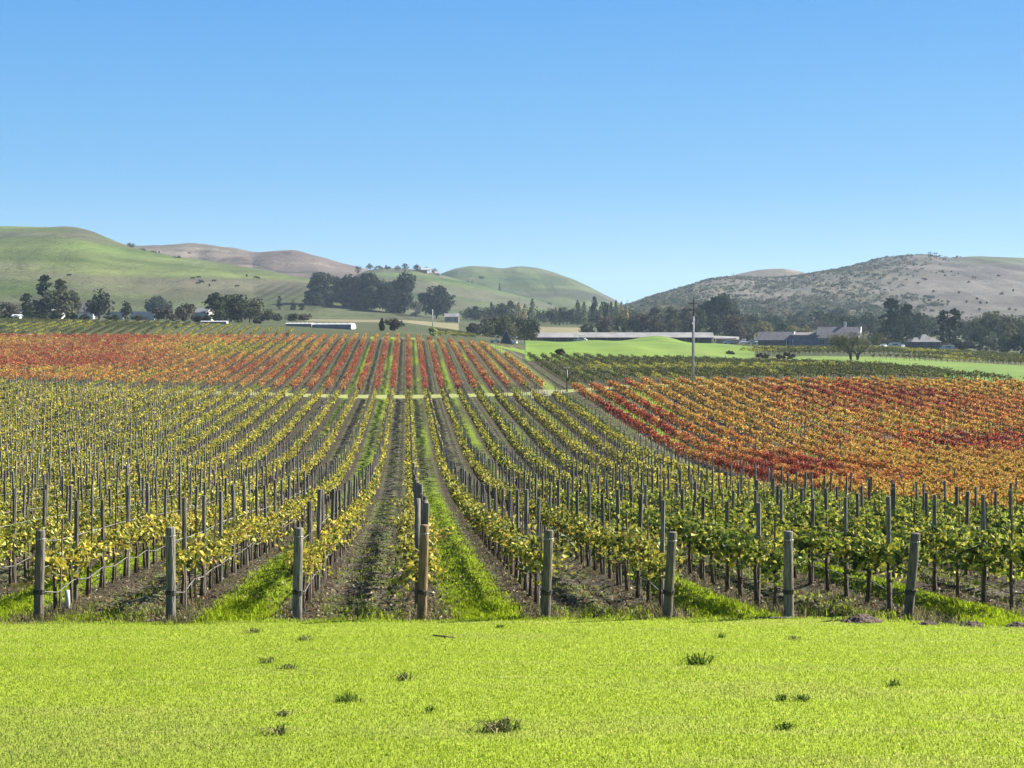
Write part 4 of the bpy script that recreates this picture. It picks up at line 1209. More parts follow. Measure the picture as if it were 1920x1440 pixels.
# px, base y, top y, width px, kind, tone, name, label, forced distance
TREES = [
 (14, 603, 566, 46, 'broad', 'brown', 'tree', 'brownish tree cut by the left edge of the photo', 520),
 (50, 598, 551, 34, 'pine', 'pine', 'conifer_tree', 'shorter dark conifer just left of the tallest left conifer', 540),
 (83, 598, 517, 44, 'pine', 'pine', 'conifer_tree', 'tallest dark conifer on the left, below the green hill', 560),
 (113, 598, 524, 42, 'pine', 'olive', 'conifer_tree', 'pointed olive conifer right of the tallest left conifer', 570),
 (135, 598, 545, 36, 'broad', 'olive', 'tree', 'loose olive tree leaning against the pointed olive conifer', 580),
 (186, 598, 542, 50, 'broad', 'euc', 'tree', 'grey-green round tree standing alone before the green hill', 540),
 (236, 599, 562, 22, 'broad', 'oak', 'tree', 'small green tree between the white wall strips', 560),
 (296, 594, 556, 50, 'dome', 'euc', 'tree', 'bluish flat-topped tree behind the low purple-brown thicket', 780),
 (312, 603, 572, 54, 'bush', 'brown', 'bush', 'dark purple-brown thicket left of the white gabled house', 520),
 (346, 603, 565, 46, 'bush', 'brown', 'bush', 'taller brown-green thicket touching the white gabled house', 530),
 (404, 604, 550, 46, 'pine', 'oak', 'conifer_tree', 'dark green pointed tree right of the white gabled house', 540),
 (424, 604, 552, 46, 'broad', 'oak', 'tree', 'second dark green tree in the grove right of the white house', 560),
 (446, 604, 553, 48, 'broad', 'oak', 'tree', 'middle dark green tree of the grove above the tunnel roofs', 550),
 (468, 604, 556, 46, 'broad', 'olive', 'tree', 'olive green tree near the right end of the left grove', 545),
 (490, 605, 574, 44, 'bush', 'olive', 'bush', 'low olive bush ending the left grove on its right', 530),
 (524, 592, 555, 15, 'pine', 'oak', 'conifer_tree', 'small lone conifer below the hillside vineyard', 900),
 (549, 592, 561, 11, 'broad', 'oak', 'tree', 'tiny tree right of the small lone conifer', 900),
 (565, 592, 566, 11, 'broad', 'oak', 'tree', 'tiny tree next to the tall eucalyptus group', 900),
 (519, 606, 585, 22, 'bush', 'brown', 'bush', 'bare brown bush, left of two behind the long white tunnel', 640),
 (548, 606, 585, 22, 'bush', 'brown', 'bush', 'bare brown bush, middle one behind the long white tunnel', 640),
 (570, 606, 586, 20, 'bush', 'brown', 'bush', 'bare brown bush below the leftmost tall eucalyptus', 640),
 (601, 596, 512, 60, 'broad', 'euc', 'eucalyptus_tree', 'leftmost tall eucalyptus of the big dark group', 950),
 (634, 597, 515, 46, 'broad', 'euc', 'eucalyptus_tree', 'second eucalyptus from the left in the big dark group', 1000),
 (662, 597, 512, 62, 'broad', 'euc', 'eucalyptus_tree', 'broad eucalyptus in the middle of the big dark group', 960),
 (697, 597, 514, 70, 'broad', 'euc', 'eucalyptus_tree', 'widest eucalyptus of the big dark group', 950),
 (752, 597, 509, 60, 'broad', 'euc', 'eucalyptus_tree', 'tallest eucalyptus, right end of the big dark group', 940),
 (730, 597, 530, 50, 'broad', 'euc', 'eucalyptus_tree', 'lower eucalyptus filling the gap before the tallest one', 930),
 (778, 599, 562, 26, 'bush', 'grey', 'bush', 'grey-green shrub between the tallest eucalyptus and the domed tree', 900),
 (818, 599, 537, 66, 'dome', 'euc', 'eucalyptus_tree', 'round domed dark tree standing apart, right of the big group', 920),
 (735, 622, 590, 46, 'bush', 'brown', 'bush', 'brown leafless shrub at the end of the central rows', 470),
 (716, 622, 597, 10, 'poplar', 'dark', 'cypress_tree', 'small near-black cypress beside the brown leafless shrub', 460),
 (812, 628, 611, 22, 'bush', 'lime', 'bush', 'pale lime green round bush beyond the central rows', 430),
 (893, 600, 575, 34, 'broad', 'euc', 'tree', 'bluish tree right of the pale grey slope', 900),
 (921, 600, 566, 8, 'poplar', 'dark', 'cypress_tree', 'thin dark cypress spire below the twin-topped hill', 920),
 (942, 602, 568, 34, 'broad', 'euc', 'tree', 'rounded bluish tree right of the thin cypress spire', 900),
 (958, 602, 564, 26, 'pine', 'euc', 'conifer_tree', 'bluish pointed tree left of the yellow poplar pair', 920),
 (893, 628, 604, 40, 'bush', 'brown', 'bush', 'dark brown thicket right of the diagonal vine rows', 560),
 (917, 630, 588, 40, 'broad', 'brown', 'tree', 'brownish round tree in front of the central clump', 560),
 (945, 632, 592, 42, 'broad', 'olive', 'tree', 'olive tree in the middle of the central clump', 540),
 (985, 630, 590, 52, 'broad', 'oak', 'tree', 'dark tree at the left end of the long shed', 560),
 (972, 602, 567, 14, 'poplar', 'poplar', 'poplar_tree', 'yellow poplar, left one of the pair above the central clump', 880),
 (984, 602, 570, 12, 'poplar', 'poplar', 'poplar_tree', 'yellow poplar, right one of the pair above the central clump', 880),
 (998, 602, 560, 13, 'poplar', 'greenpop', 'poplar_tree', 'tall green poplar rising above the yellow pair', 860),
 (1034, 606, 580, 26, 'broad', 'euc', 'tree', 'round bluish tree left of the short yellow poplars', 860),
 (1042, 606, 576, 10, 'poplar', 'poplar', 'poplar_tree', 'short yellow poplar, left of two before the twin-topped hill', 850),
 (1049, 606, 577, 9, 'poplar', 'poplar', 'poplar_tree', 'short yellow poplar, right of two before the twin-topped hill', 850),
 (1063, 606, 568, 30, 'broad', 'euc', 'tree', 'dark bluish round tree with a visible trunk above the tan field', 850),
 (1083, 606, 563, 16, 'poplar', 'greenpop', 'poplar_tree', 'broad pale green poplar right of the dark bluish round tree', 860),
 (1095, 606, 566, 14, 'poplar', 'greenpop', 'poplar_tree', 'pale green poplar beside the broad pale green one', 860),
 (1114, 604, 556, 20, 'pine', 'euc', 'conifer_tree', 'bluish conifer rising above the row of poplars', 900),
 (1126, 606, 574, 11, 'poplar', 'yellow', 'poplar_tree', 'bright yellow poplar right of the bluish conifer', 840),
 (1137, 606, 562, 24, 'broad', 'euc', 'tree', 'dark round tree between yellow and green poplars', 880),
 (1146, 608, 566, 11, 'poplar', 'greenpop', 'poplar_tree', 'first of four slim poplars near the valley gap', 840),
 (1155, 608, 563, 11, 'poplar', 'greenpop', 'poplar_tree', 'second of four slim poplars near the valley gap, the tallest', 840),
 (1165, 608, 566, 11, 'poplar', 'poplar', 'poplar_tree', 'third of four slim poplars near the valley gap, yellowish', 840),
 (1175, 608, 572, 10, 'poplar', 'poplar', 'poplar_tree', 'last and shortest of four slim poplars at the valley gap', 840),
 (1104, 628, 598, 42, 'bush', 'olive', 'bush', 'dark rounded bush behind the left half of the long shed', 680),
 (1135, 628, 594, 40, 'broad', 'brown', 'tree', 'brown-green tree behind the long shed, below the slim poplars', 680),
 (1166, 628, 592, 44, 'broad', 'olive', 'tree', 'grey-olive tree behind the long shed at the valley gap', 690),
 (1197, 628, 587, 46, 'broad', 'brown', 'tree', 'brownish dense tree behind the middle of the long shed', 680),
 (1228, 628, 578, 40, 'pine', 'brown', 'conifer_tree', 'brownish conifer, left of three behind the right half of the shed', 680),
 (1258, 628, 576, 44, 'pine', 'olive', 'conifer_tree', 'olive conifer, middle of three behind the right half of the shed', 690),
 (1286, 628, 576, 42, 'pine', 'brown', 'conifer_tree', 'brown-green conifer directly left of the utility pole', 680),
 (1313, 630, 579, 34, 'pine', 'olive', 'conifer_tree', 'olive conifer just right of the utility pole', 680),
 (1352, 634, 545, 74, 'broad', 'euc', 'eucalyptus_tree', 'huge blue-green eucalyptus right of the utility pole', 720),
 (1340, 640, 592, 46, 'broad', 'euc', 'tree', 'dark green tree under the left side of the huge eucalyptus', 660),
 (1378, 640, 588, 50, 'broad', 'brown', 'tree', 'brownish tree under the right side of the huge eucalyptus', 640),
 (1402, 644, 612, 34, 'bush', 'brown', 'bush', 'dark brown shrub left of the grey house roof', 620),
 (1430, 634, 601, 38, 'broad', 'yellow', 'tree', 'yellow-green tree behind the left end of the grey house', 690),
 (1468, 634, 602, 30, 'broad', 'oak', 'tree', 'dark green tree behind the middle of the grey house roof', 700),
 (1486, 632, 607, 28, 'broad', 'yellow', 'tree', 'yellowish autumn tree above the grey house roof', 690),
 (1508, 632, 610, 26, 'broad', 'yellow', 'tree', 'small yellowish tree left of the high gable roof', 690),
 (1410, 624, 590, 60, 'broad', 'oak', 'tree', 'dark oak behind the yellow-green tree', 820),
 (1450, 622, 588, 56, 'broad', 'oak', 'tree', 'dark oak at the foot of the scrub hill above the house roof', 840),
 (1545, 628, 585, 58, 'broad', 'oak', 'tree', 'dark oak directly behind the high gable roof', 800),
 (1590, 630, 592, 52, 'broad', 'oak', 'tree', 'dark oak behind the white chimney', 760),
 (1630, 632, 588, 56, 'broad', 'oak', 'tree', 'dark oak between the white gable and the tall pines', 780),
 (1500, 612, 584, 50, 'broad', 'euc', 'tree', 'blue-grey oak low on the scrub hill', 920),
 (1570, 612, 578, 52, 'broad', 'euc', 'tree', 'blue-grey oak on the scrub hill above the white chimney', 930),
 (1640, 650, 620, 34, 'bush', 'euc', 'bush', 'pale blue-green shrub right of the white gable', 600),
 (1672, 656, 560, 52, 'pine', 'pine', 'pine_tree', 'tallest dark pine, left of the small house', 600),
 (1700, 656, 572, 46, 'pine', 'pine', 'pine_tree', 'second dark pine with a ragged top, left of the small house', 610),
 (1722, 655, 588, 50, 'broad', 'oak', 'tree', 'rounded green tree behind the small house roof', 660),
 (1768, 660, 583, 36, 'pine', 'pine', 'pine_tree', 'dark pine right of the small house, left of its twin', 560),
 (1790, 660, 579, 38, 'pine', 'pine', 'pine_tree', 'dark pine with leaning tip, right of its twin', 560),
 (1746, 650, 590, 36, 'broad', 'grey', 'tree', 'grey-green tree between the small house and the twin pines', 700),
 (1822, 660, 598, 46, 'broad', 'olive', 'tree', 'olive tree right of the leaning pine', 640),
 (1838, 668, 612, 50, 'broad', 'oak', 'tree', 'dark tree with a round crown left of the big grey-green tree', 540),
 (1868, 664, 585, 74, 'broad', 'olive', 'tree', 'big olive tree with a domed crown near the right edge', 600),
 (1858, 672, 622, 30, 'broad', 'grey', 'tree', 'pale trailing tree in front of the big olive tree', 530),
 (1905, 666, 590, 62, 'broad', 'olive', 'tree', 'olive-brown tree cut by the right edge of the photo', 610),
 (1885, 674, 632, 54, 'bush', 'oak', 'bush', 'low dark round bush above the white bales', 520),
 (1918, 674, 624, 56, 'bush', 'dark', 'bush', 'near-black bush at the right edge of the photo', 520),
 (1800, 668, 640, 60, 'bush', 'dark', 'bush', 'low dark undergrowth below the twin pines', 545),
 (1810, 676, 655, 46, 'bush', 'grey', 'bush', 'grey-green shrub left of the white bales', 500),
]
for i, (px, yb, yt, w, kind, tone, name, label, fv) in enumerate(TREES):
    v = fv or solve_v(px, yb)
    b = on(px, v)
    h = (HY - yt) / F * v - b.z
    wm = w / F * v * (1.2 if px < 500 else 1.06)
    n = int(np.clip(h * wm * 8, 420, 3200))
    cat = 'bush' if name == 'bush' else ('poplar' if 'poplar' in name else 'tree')
    make_tree(name, label, cat, b, h, wm, kind, tone, n, 1000 + i)

# trees and shrubs standing on the hills
LOW = [(8, 606, 590, 30, 'dark', 'dark low shrub at the left edge of the plateau'), (66, 601, 588, 40, 'oak', 'low shrub below the shorter left conifer'), (104, 602, 586, 36, 'dark', 'low dark shrub below the tallest left conifer'),
 (134, 602, 586, 34, 'dark', 'low dark shrub below the pointed olive conifer'), (158, 602, 589, 26, 'oak', 'low shrub in front of the grey-roofed left house'), (212, 602, 590, 34, 'olive', 'low olive shrub before the left white wall segment'),
 (262, 602, 590, 40, 'olive', 'low olive shrub before the right white wall segment'), (370, 604, 588, 26, 'brown', 'brown shrub at the foot of the white gabled house'), (388, 604, 590, 20, 'oak', 'green shrub at the right corner of the white gabled house')]
for i, (px, yb, yt, w, tone, label) in enumerate(LOW):
    v = 500; b = on(px, v); h = max(1.4, (HY - yt) / F * v - b.z)
    make_tree('bush', label, 'bush', b, h, w / F * v, 'bush', tone, 500, 4000 + i)
HT_ = [('left', 245, 465, 455, 20, 'dome', 'oak', 'tree', 'dark round tree alone on the skyline of the left green hill'),
       ('left', 268, 470, 465, 14, 'bush', 'grey', 'bush', 'pale bush right of the round skyline tree'),
       ('left', 290, 475, 469, 26, 'bush', 'oak', 'bush', 'long low bush on the skyline where two hills meet'),
       ('left', 332, 484, 479, 18, 'bush', 'oak', 'bush', 'dark bush at the foot of the brown hill crest'),
       ('brown', 355, 477, 473, 8, 'bush', 'oak', 'bush', 'tiny dark bush high on the brown hill'),
       ('lobe', 671, 512, 497, 14, 'broad', 'brown', 'tree', 'reddish-grey tree at the left end of the ridge-top row'),
       ('lobe', 693, 507, 494, 16, 'broad', 'euc', 'tree', 'pointed tree in the ridge-top row, second from its left end'),
       ('lobe', 710, 506, 497, 22, 'bush', 'oak', 'bush', 'low hedge-like bush of the ridge-top row'),
       ('lobe', 726, 505, 496, 20, 'bush', 'oak', 'bush', 'dark bush of the ridge-top row, left of the taller trees'),
       ('lobe', 745, 506, 497, 20, 'bush', 'grey', 'bush', 'grey bush in the middle of the ridge-top row'),
       ('lobe', 760, 507, 494, 20, 'broad', 'euc', 'tree', 'tall tree in the middle of the ridge-top row'),
       ('lobe', 781, 509, 495, 22, 'broad', 'euc', 'tree', 'tallest ridge-top tree above the white roof line'),
       ('lobe', 800, 512, 500, 16, 'broad', 'oak', 'tree', 'ridge-top tree right of the white roof line'),
       ('lobe', 815, 515, 503, 16, 'broad', 'grey', 'tree', 'pale tree at the right end of the ridge-top row'),
       ('hump', 937, 560, 531, 6, 'poplar', 'dark', 'cypress_tree', 'small dark spire on the face of the twin-topped hill'),
       ('hump', 903, 523, 517, 14, 'bush', 'oak', 'bush', 'dark bush high on the twin-topped hill'),
       ('hump', 880, 533, 526, 20, 'bush', 'oak', 'bush', 'dark bush patch on the left flank of the twin-topped hill'),
       ('hump', 1006, 570, 564, 18, 'bush', 'oak', 'bush', 'dark bush low on the twin-topped hill above the poplars'),
       ('hump', 1030, 574, 566, 16, 'bush', 'oak', 'bush', 'dark round bush on the twin-topped hill right of the poplars')]
for i, (hk, px, yb, yt, w, kind, tone, name, label) in enumerate(HT_):
    b = on_hill(hk, px, yb); s = F / b.y
    b.z -= .3
    make_tree(name, label, name if name == 'bush' else 'tree', b, (HY - yt) / F * b.y - b.z, w / s, kind, tone, 260, 3000 + i)
# single shrubs on the bare slope of the right hill
SH = [(1772, 517, 9), (1826, 523, 11), (1816, 531, 9), (1743, 564, 9), (1759, 565, 6), (1778, 566, 8), (1832, 562, 7), (1838, 570, 10), (1850, 569, 5), (1836, 582, 7), (1893, 581, 9),
      (1878, 552, 11), (1904, 581, 6), (1798, 551, 5), (1748, 583, 11), (1805, 588, 8), (1872, 517, 7), (1690, 503, 9), (1715, 497, 10), (1735, 526, 12), (1722, 533, 10), (1751, 547, 8), (1812, 567, 5), (1900, 545, 5)]
for i, (px, py, w) in enumerate(SH):
    b = on_hill('right', px, py + 1.5); s = F / b.y; b.z -= .2
    e = make_tree('hill_shrub', 'small dark shrub alone on the bare right-hand hill slope', 'shrub', b, max(2.2, w * .55 / s), w / s, 'bush', 'dark', 90, 3300 + i, 'lone shrubs on the bare hill slope')

# the far wood that closes the valley, one mass
def woodland():
    r = np.random.default_rng(99)
    P, N, S, C = [], [], [], []
    for px in np.concatenate([np.arange(872, 1180, 5.0), np.arange(1175, 1985, 4.2), np.arange(10, 580, 8.0), -np.arange(1600, 1990, 6.0), -np.arange(895, 1015, 6.0)]):
        near = px < 0; px = abs(px) + r.uniform(-4, 4)
        if near and px < 1200:
            px = px - 10
        if near: v = r.uniform(530, 620); hpx = r.uniform(7, 19) if px > 1200 else r.uniform(16, 36); tones = ['oak', 'olive', 'euc', 'brown']
        elif px < 600: v = r.uniform(610, 760); hpx = r.uniform(7, 15) if px > 285 else r.uniform(4, 9); tones = ['brown', 'olive', 'oak']
        elif px < 1180: v = r.uniform(880, 960); hpx = r.uniform(15, 32); tones = ['euc', 'oak', 'brown', 'euc']
        else: v = r.uniform(730, 930); hpx = r.uniform(16, 34) * (1.0 if px < 1680 else 1.15); tones = ['oak', 'euc', 'olive', 'oak', 'brown']
        b = on(px, v); h = hpx / F * v; w = h * r.uniform(.8, 1.3)
        p, q, c, _ = crown('broad', h, w, r, 190, tones[r.integers(len(tones))])
        p[:, 2] = p[:, 2] * 1.05 - .1 * h
        P.append(p + np.array(b)); N.append(q); S.append(np.full(190, (.06 * math.sqrt(h * w) + .35)) * r.uniform(.7, 1.3, 190)); C.append(c * r.uniform(.8, 1.2, (190, 1)))
    V, Fq = leaf_cloud(np.concatenate(P), np.concatenate(S), np.concatenate(N) * 1.3, r, aspect=.9, fold=.12)
    tag(link('distant_woodland', mesh_np('distant_woodland', V, Fq, M_TREE, col=np.repeat(np.concatenate(C), 4, 0))), 'dark mixed wood closing the valley floor below the hills', 'woodland', kind='stuff')
woodland()
# the loose pale tree on the golf course edge
def willow():
    v = 338; b = on(1600, v); s = F / v; r = np.random.default_rng(61)
    e = tag(empty('willow_tree', b), 'thin-leaved grey-green tree with bare dark limbs in front of the white gable', 'tree')
    h = (HY - 624) / F * v - b.z; a = 56 / s
    m = MB(); tips = []
    for st in (-.5, .9):
        for k in range(6):
            th = r.uniform(0, 2 * math.pi); L = r.uniform(.5, 1.0)
            p0 = np.array([st, 0, 0]); p1 = np.array([st * 1.1 + .3 * math.cos(th), .3 * math.sin(th), h * .22])
            p2 = np.array([st + a * .45 * L * math.cos(th), a * .45 * L * math.sin(th), h * r.uniform(.45, .6)])
            p3 = np.array([st + a * .8 * L * math.cos(th), a * .8 * L * math.sin(th), h * r.uniform(.55, .92)])
            m.tube([p0 - [0, 0, .3], p1, p2, p3], [.2, .15, .08, .03], 6, False)
            for q in range(9):
                t = r.uniform(.3, 1); base = p2 * (1 - t) + p3 * t
                e2 = base + np.array([r.normal(0, .6), r.normal(0, .6), r.uniform(-.2, 1.0)])
                m.tube([base, (base + e2) / 2 + [0, 0, .15], e2], [.035, .025, .012], 4, False); tips.append(e2); tips.append((base + e2) / 2)
    m.build('trunk', M_TRUNK, e, True)
    tips = np.array(tips)
    i = r.integers(0, len(tips), 4600)
    P = tips[i] + r.normal(0, .50, (4600, 3)) + np.array([0, 0, -.3]) * np.abs(r.normal(size=(4600, 1)))
    P[:, 2] = np.clip(P[:, 2], .6, h)
    V, Fq = leaf_cloud(P, r.uniform(.18, .40, 4600), None, r, aspect=.6)
    c = np.array([(.17, .175, .10), (.13, .14, .075), (.20, .18, .10)])[r.integers(0, 3, 4600)] * r.uniform(.7, 1.2, (4600, 1))
    link('crown', mesh_np('crown', V, Fq, M_TREE, col=np.repeat(c, 4, 0)), e)
willow()
# scrub at the foot of the fairway
for px, v, w, h, tone, label in ((1478, 352, 60, 1.5, 'brown', 'grey-brown leafless scrub at the left end of the lower fairway'),
                                 (1430, 362, 44, 1.2, 'brown', 'low brown scrub behind the dark green vine rows'),
                                 (1368, 384, 22, 1.0, 'olive', 'small dark bush on the fairway edge right of the utility pole'),
                                 (1050, 330, 20, 1.6, 'oak', 'dark bush at the corner of the dark vine block by the bunker')):
    make_tree('scrub_bush', label, 'bush', on(px, v), h, w / F * v, 'bush', tone, 420, int(px))

# ------------------------------------------------------------------ buildings
def prism(m, x0, x1, y0, y1, z0, ze, zr, axis='x'):
    """gabled wall body"""
    if axis == 'x':
        ym = (y0 + y1) / 2
        V = [(x0,y0,z0),(x1,y0,z0),(x1,y1,z0),(x0,y1,z0),(x0,y0,ze),(x1,y0,ze),(x1,y1,ze),(x0,y1,ze),(x0,ym,zr),(x1,ym,zr)]
        m.add(V, [(0,1,5,4),(2,3,7,6),(4,5,9,8),(6,7,8,9)], (), [(1,2,6,9,5),(3,0,4,8,7),(3,2,1,0)])
    else:
        xm = (x0 + x1) / 2
        V = [(x0,y0,z0),(x1,y0,z0),(x1,y1,z0),(x0,y1,z0),(x0,y0,ze),(x1,y0,ze),(x1,y1,ze),(x0,y1,ze),(xm,y0,zr),(xm,y1,zr)]
        m.add(V, [(1,2,6,5),(3,0,4,7),(5,6,9,8),(7,4,8,9)], (), [(0,1,5,8,4),(2,3,7,9,6),(3,2,1,0)])
def roof(m, x0, x1, y0, y1, ze, zr, t=.16, ov=.5, hip=0.0):
    """two sloping slabs, ridge along x; hip pulls the ridge ends in"""
    ym = (y0 + y1) / 2; sl = (zr - ze) / (ym - y0); dz = ov * sl
    X0, X1, Y0, Y1 = x0 - ov, x1 + ov, y0 - ov, y1 + ov
    lo = ze - dz + .03; hi = zr + .03
    for off, s in ((0, 1), (t, 1)): pass
    V = [(X0,Y0,lo),(X1,Y0,lo),(X1 - hip,ym,hi),(X0 + hip,ym,hi),(X1,Y1,lo),(X0,Y1,lo)]
    V += [(a, b, c + t) for a, b, c in V]
    Q = [(6,7,8,9),(9,8,10,11),(3,2,1,0),(5,4,2,3),(0,1,7,6),(4,5,11,10)]
    T = []
    Q += [(1,2,8,7),(2,4,10,8),(3,0,6,9),(5,3,9,11)]
    if hip: T += [(7,10,8),(11,6,9)]
    m.add(V, Q, T)
def window(e, x, y, z, w, h, n=2, mat=None):
    f = MB()
    f.box((x, y - .03, z + h/2), (w + .16, .08, .08)); f.box((x, y - .03, z - h/2), (w + .16, .10, .08))
    for k in range(n + 1): f.box((x - w/2 + w * k / n, y - .03, z), (.07, .07, h))
    fo = f.build('window', mat or M_WHITE, e)
    g = MB(); g.box((x, y + .0, z), (w, .04, h)); g.build('pane', M_GLASS, fo)

# grey house with the white gable
v = 560; s = F / v; b = on(1515, v); b.z = (HY - 649) / F * v
def hx(px): return (px - 1515) / s
def hz(py): return (649 - py) / s
e = tag(empty('house', b, R(-16)), 'long grey-roofed house with blue-grey walls and a bright white gable end', 'house')
m = MB(); prism(m, hx(1422), hx(1485), 0, 8, -2, hz(637), hz(623)); m.build('left_wing_wall', M_DARKW, e)
m = MB(); roof(m, hx(1422), hx(1485), 0, 8, hz(637), hz(623)); m.build('roof', M_GREYR, e)
m = MB(); m.box((hx(1511), 4.0, hz(640) - 1), (hx(1535) - hx(1487), 9.0, hz(630) - hz(650) + 2)); m.build('middle_wall', M_BLUEW, e)
m = MB(); m.box((hx(1509), 4.2, hz(629)), (hx(1537) - hx(1481), 9.8, .3)); roof(m, hx(1488), hx(1536), 1.5, 8.5, hz(629) + .1, hz(624)); m.build('roof', M_GREYR, e)
m = MB(); prism(m, hx(1537), hx(1606), -1.2, 9.5, -2, hz(633), hz(614)); m.build('right_wing_wall', M_BLUEW, e)
m = MB(); roof(m, hx(1533), hx(1605), -1.2, 9.5, hz(633), hz(614)); m.build('roof', M_GREYR, e)
m = MB(); x1 = hx(1606) + .06; ym = 4.15
m.add([(x1,-1.2,-1),(x1,9.5,-1),(x1,9.5,hz(633)),(x1,ym,hz(614)-.1),(x1,-1.2,hz(633)),(x1+.12,-1.2,-1),(x1+.12,9.5,-1),(x1+.12,9.5,hz(633)),(x1+.12,ym,hz(614)-.1),(x1+.12,-1.2,hz(633))],
      [(0,5,9,4),(4,9,8,3),(3,8,7,2),(2,7,6,1)], (), [(5,6,7,8,9),(4,3,2,1,0)])
m.build('gable_wall', M_WHITE, e)
for x in (hx(1611), hx(1488)):
    zl, zh, y0, y1 = (hz(634), hz(613), -1.9, 10.2) if x > 0 else (hz(638), hz(622), -.6, 8.6)
    yc = (y0 + y1) / 2
    m = MB(); m.tube([(x, y0, zl), (x, yc, zh), (x, y1, zl)], .20, 4); m.build('barge_board', M_WHITE, e)
m = MB(); m.box((hx(1581), 5.5, hz(609)), (.9, .9, hz(604) - hz(616))); m.box((hx(1581), 5.5, hz(604)), (1.1, 1.1, .2)); m.build('chimney', M_WHITE, e)
window(e, hx(1541), -1.24, hz(641), 2.0, 1.9, 2); window(e, hx(1556), -1.24, hz(641), 2.2, 1.9, 3)
for px in (1430, 1444, 1458, 1472): window(e, hx(px), -.04, hz(643), 1.5, 1.3, 2, M_BLUEW)
m = MB()
for px in (1475, 1482, 1487): m.box((hx(px), -.5, hz(643)), (.22, .22, hz(637) - hz(650)))
m.build('porch_post', M_WHITE, e)

# small house among the pines
v = 515; s = F / v; b = on(1737, v); b.z = (HY - 662) / F * v
e = tag(empty('house', b), 'small dark two-level house with a pale hip roof among the pines', 'house')
def hx(px): return (px - 1737) / s
def hz(py): return (662 - py) / s
m = MB(); m.box((hx(1737), 4, hz(651) - .5), (hx(1764) - hx(1711), 7, hz(641) - hz(662) + 1)); m.build('wall', M_DARKW, e)
m = MB(); roof(m, hx(1711), hx(1764), .4, 7.6, hz(641), hz(634), hip=2.2); m.build('roof', M_GREYR, e)
m = MB(); m.box((hx(1738), 4, hz(638)), (3.2, 3.4, 1.2)); m.build('upper_wall', M_TANW, e)
m = MB(); roof(m, hx(1729), hx(1748), 2.0, 6.0, hz(637), hz(628), hip=1.6); m.build('upper_roof', M_PALER, e)
m = MB(); m.box((hx(1737), .1, hz(652)), (hx(1766) - hx(1710), 1.6, .14))
for k in range(19): m.box((hx(1710 + k * 3.1), -.62, hz(650)), (.06, .06, .62))
m.box((hx(1738), -.62, hz(648.2)), (hx(1766) - hx(1710), .08, .08)); m.build('balcony', M_BLUEW, e)
for px in (1720, 1738, 1755): window(e, hx(px), .46, hz(645.5), 2.0, 1.1, 2, M_BLUEW); window(e, hx(px), .46, hz(657), 1.8, 1.2, 2, M_BLUEW)

# long low shed
v = 600; s = F / v; b = on(1160, v); b.z = (HY - 644) / F * v
e = tag(empty('long_shed', b, R(-2.5)), 'very long low shed with a pale metal roof behind the golf fairway', 'shed')
L0, L1 = (990 - 1160) / s, (1336 - 1160) / s
m = MB(); m.box(((L0 + L1) / 2, 6, .6), (L1 - L0 - 1, 9.0, 3.4)); m.build('wall', M_DARKW, e)
m = MB(); roof(m, L0, L1, 0, 12, 2.35, 4.15, .14, .5); m.build('roof', M_PALER, e)
m = MB()
for k in range(15): m.box((L0 + .4 + (L1 - L0 - .8) * k / 14, .1, .9), (.2, .2, 2.8))
m.build('posts', M_WOODG, e)
v = 610; s = F / v; b = on(1362, v)
e = tag(empty('lean_to_shed', b, R(-8)), 'small pale-roofed shed stepping down from the end of the long shed', 'shed')
m = MB(); m.box((0, 2, 1.0), (8.0, 3.6, 2.4)); m.build('wall', M_TANW, e)
m = MB(); m.add([(-5, -.6, 1.9), (5, -.6, 1.5), (5, 4.6, 2.6), (-5, 4.6, 3.0), (-5, -.6, 2.05), (5, -.6, 1.65), (5, 4.6, 2.75), (-5, 4.6, 3.15)], [(3,2,1,0),(4,5,6,7),(0,1,5,4),(1,2,6,5),(2,3,7,6),(3,0,4,7)]); m.build('roof', M_PALER, e)

def small_house(px, v, label, wpx, y_ridge, y_eave, wallm, roofm, name='house', rot=0, depth=6.0, yb=None):
    s = F / v; b = on(px, v)
    if yb: b.z = min(b.z, (HY - yb) / F * v)
    e = tag(empty(name, b, R(rot)), label, 'house' if name == 'house' else name.split('_')[-1])
    w = wpx / s; ze = (HY - y_eave) / F * v - b.z; zr = (HY - y_ridge) / F * v - b.z
    m = MB(); prism(m, -w/2, w/2, 0, depth, -.8, ze, zr); m.build('wall', wallm, e)
    m = MB(); roof(m, -w/2, w/2, 0, depth, ze, zr, .14, .35); m.build('roof', roofm, e)
    n = max(1, int(w / 3.5))
    for k in range(n): window(e, -w/2 + w * (k + .5) / n, -.04, max(.9, ze * .5), min(1.3, w / n * .5), min(1.1, ze * .45), 2)
    return e
small_house(374, 560, 'white gabled house between the brown thicket and the dark green grove', 24, 578, 586, M_WHITE, M_PALER, rot=-20)
small_house(160, 600, 'grey-roofed house with a white wall left of the round grey-green tree', 28, 568, 584, M_WHITE, M_GREYR, rot=8)
small_house(105, 590, 'small white house half hidden behind the tallest left conifer', 18, 577, 584, M_WHITE, M_WHITE)
small_house(24, 560, 'dark shed with a thin pale roof at the left edge', 26, 582, 588, M_DARKW, M_PALER, 'shed')
small_house(30, 490, 'low white hut in front of the dark shed at the left edge', 13, 590, 593, M_WHITE, M_WHITE, 'hut', depth=2.5)
small_house(847, 800, 'tan house with a pale roof right of the domed tree', 26, 588, 594, M_TANW, M_PALER, yb=602)
small_house(1376, 640, 'pale two-roofed house behind the parked cars, left of the grey house', 28, 617, 626, M_TANW, M_WHITE, yb=645, rot=-15)
small_house(1323, 660, 'tiny white hut at the right end of the long shed', 5, 624, 628, M_WHITE, M_WHITE, 'hut', depth=2, yb=640)
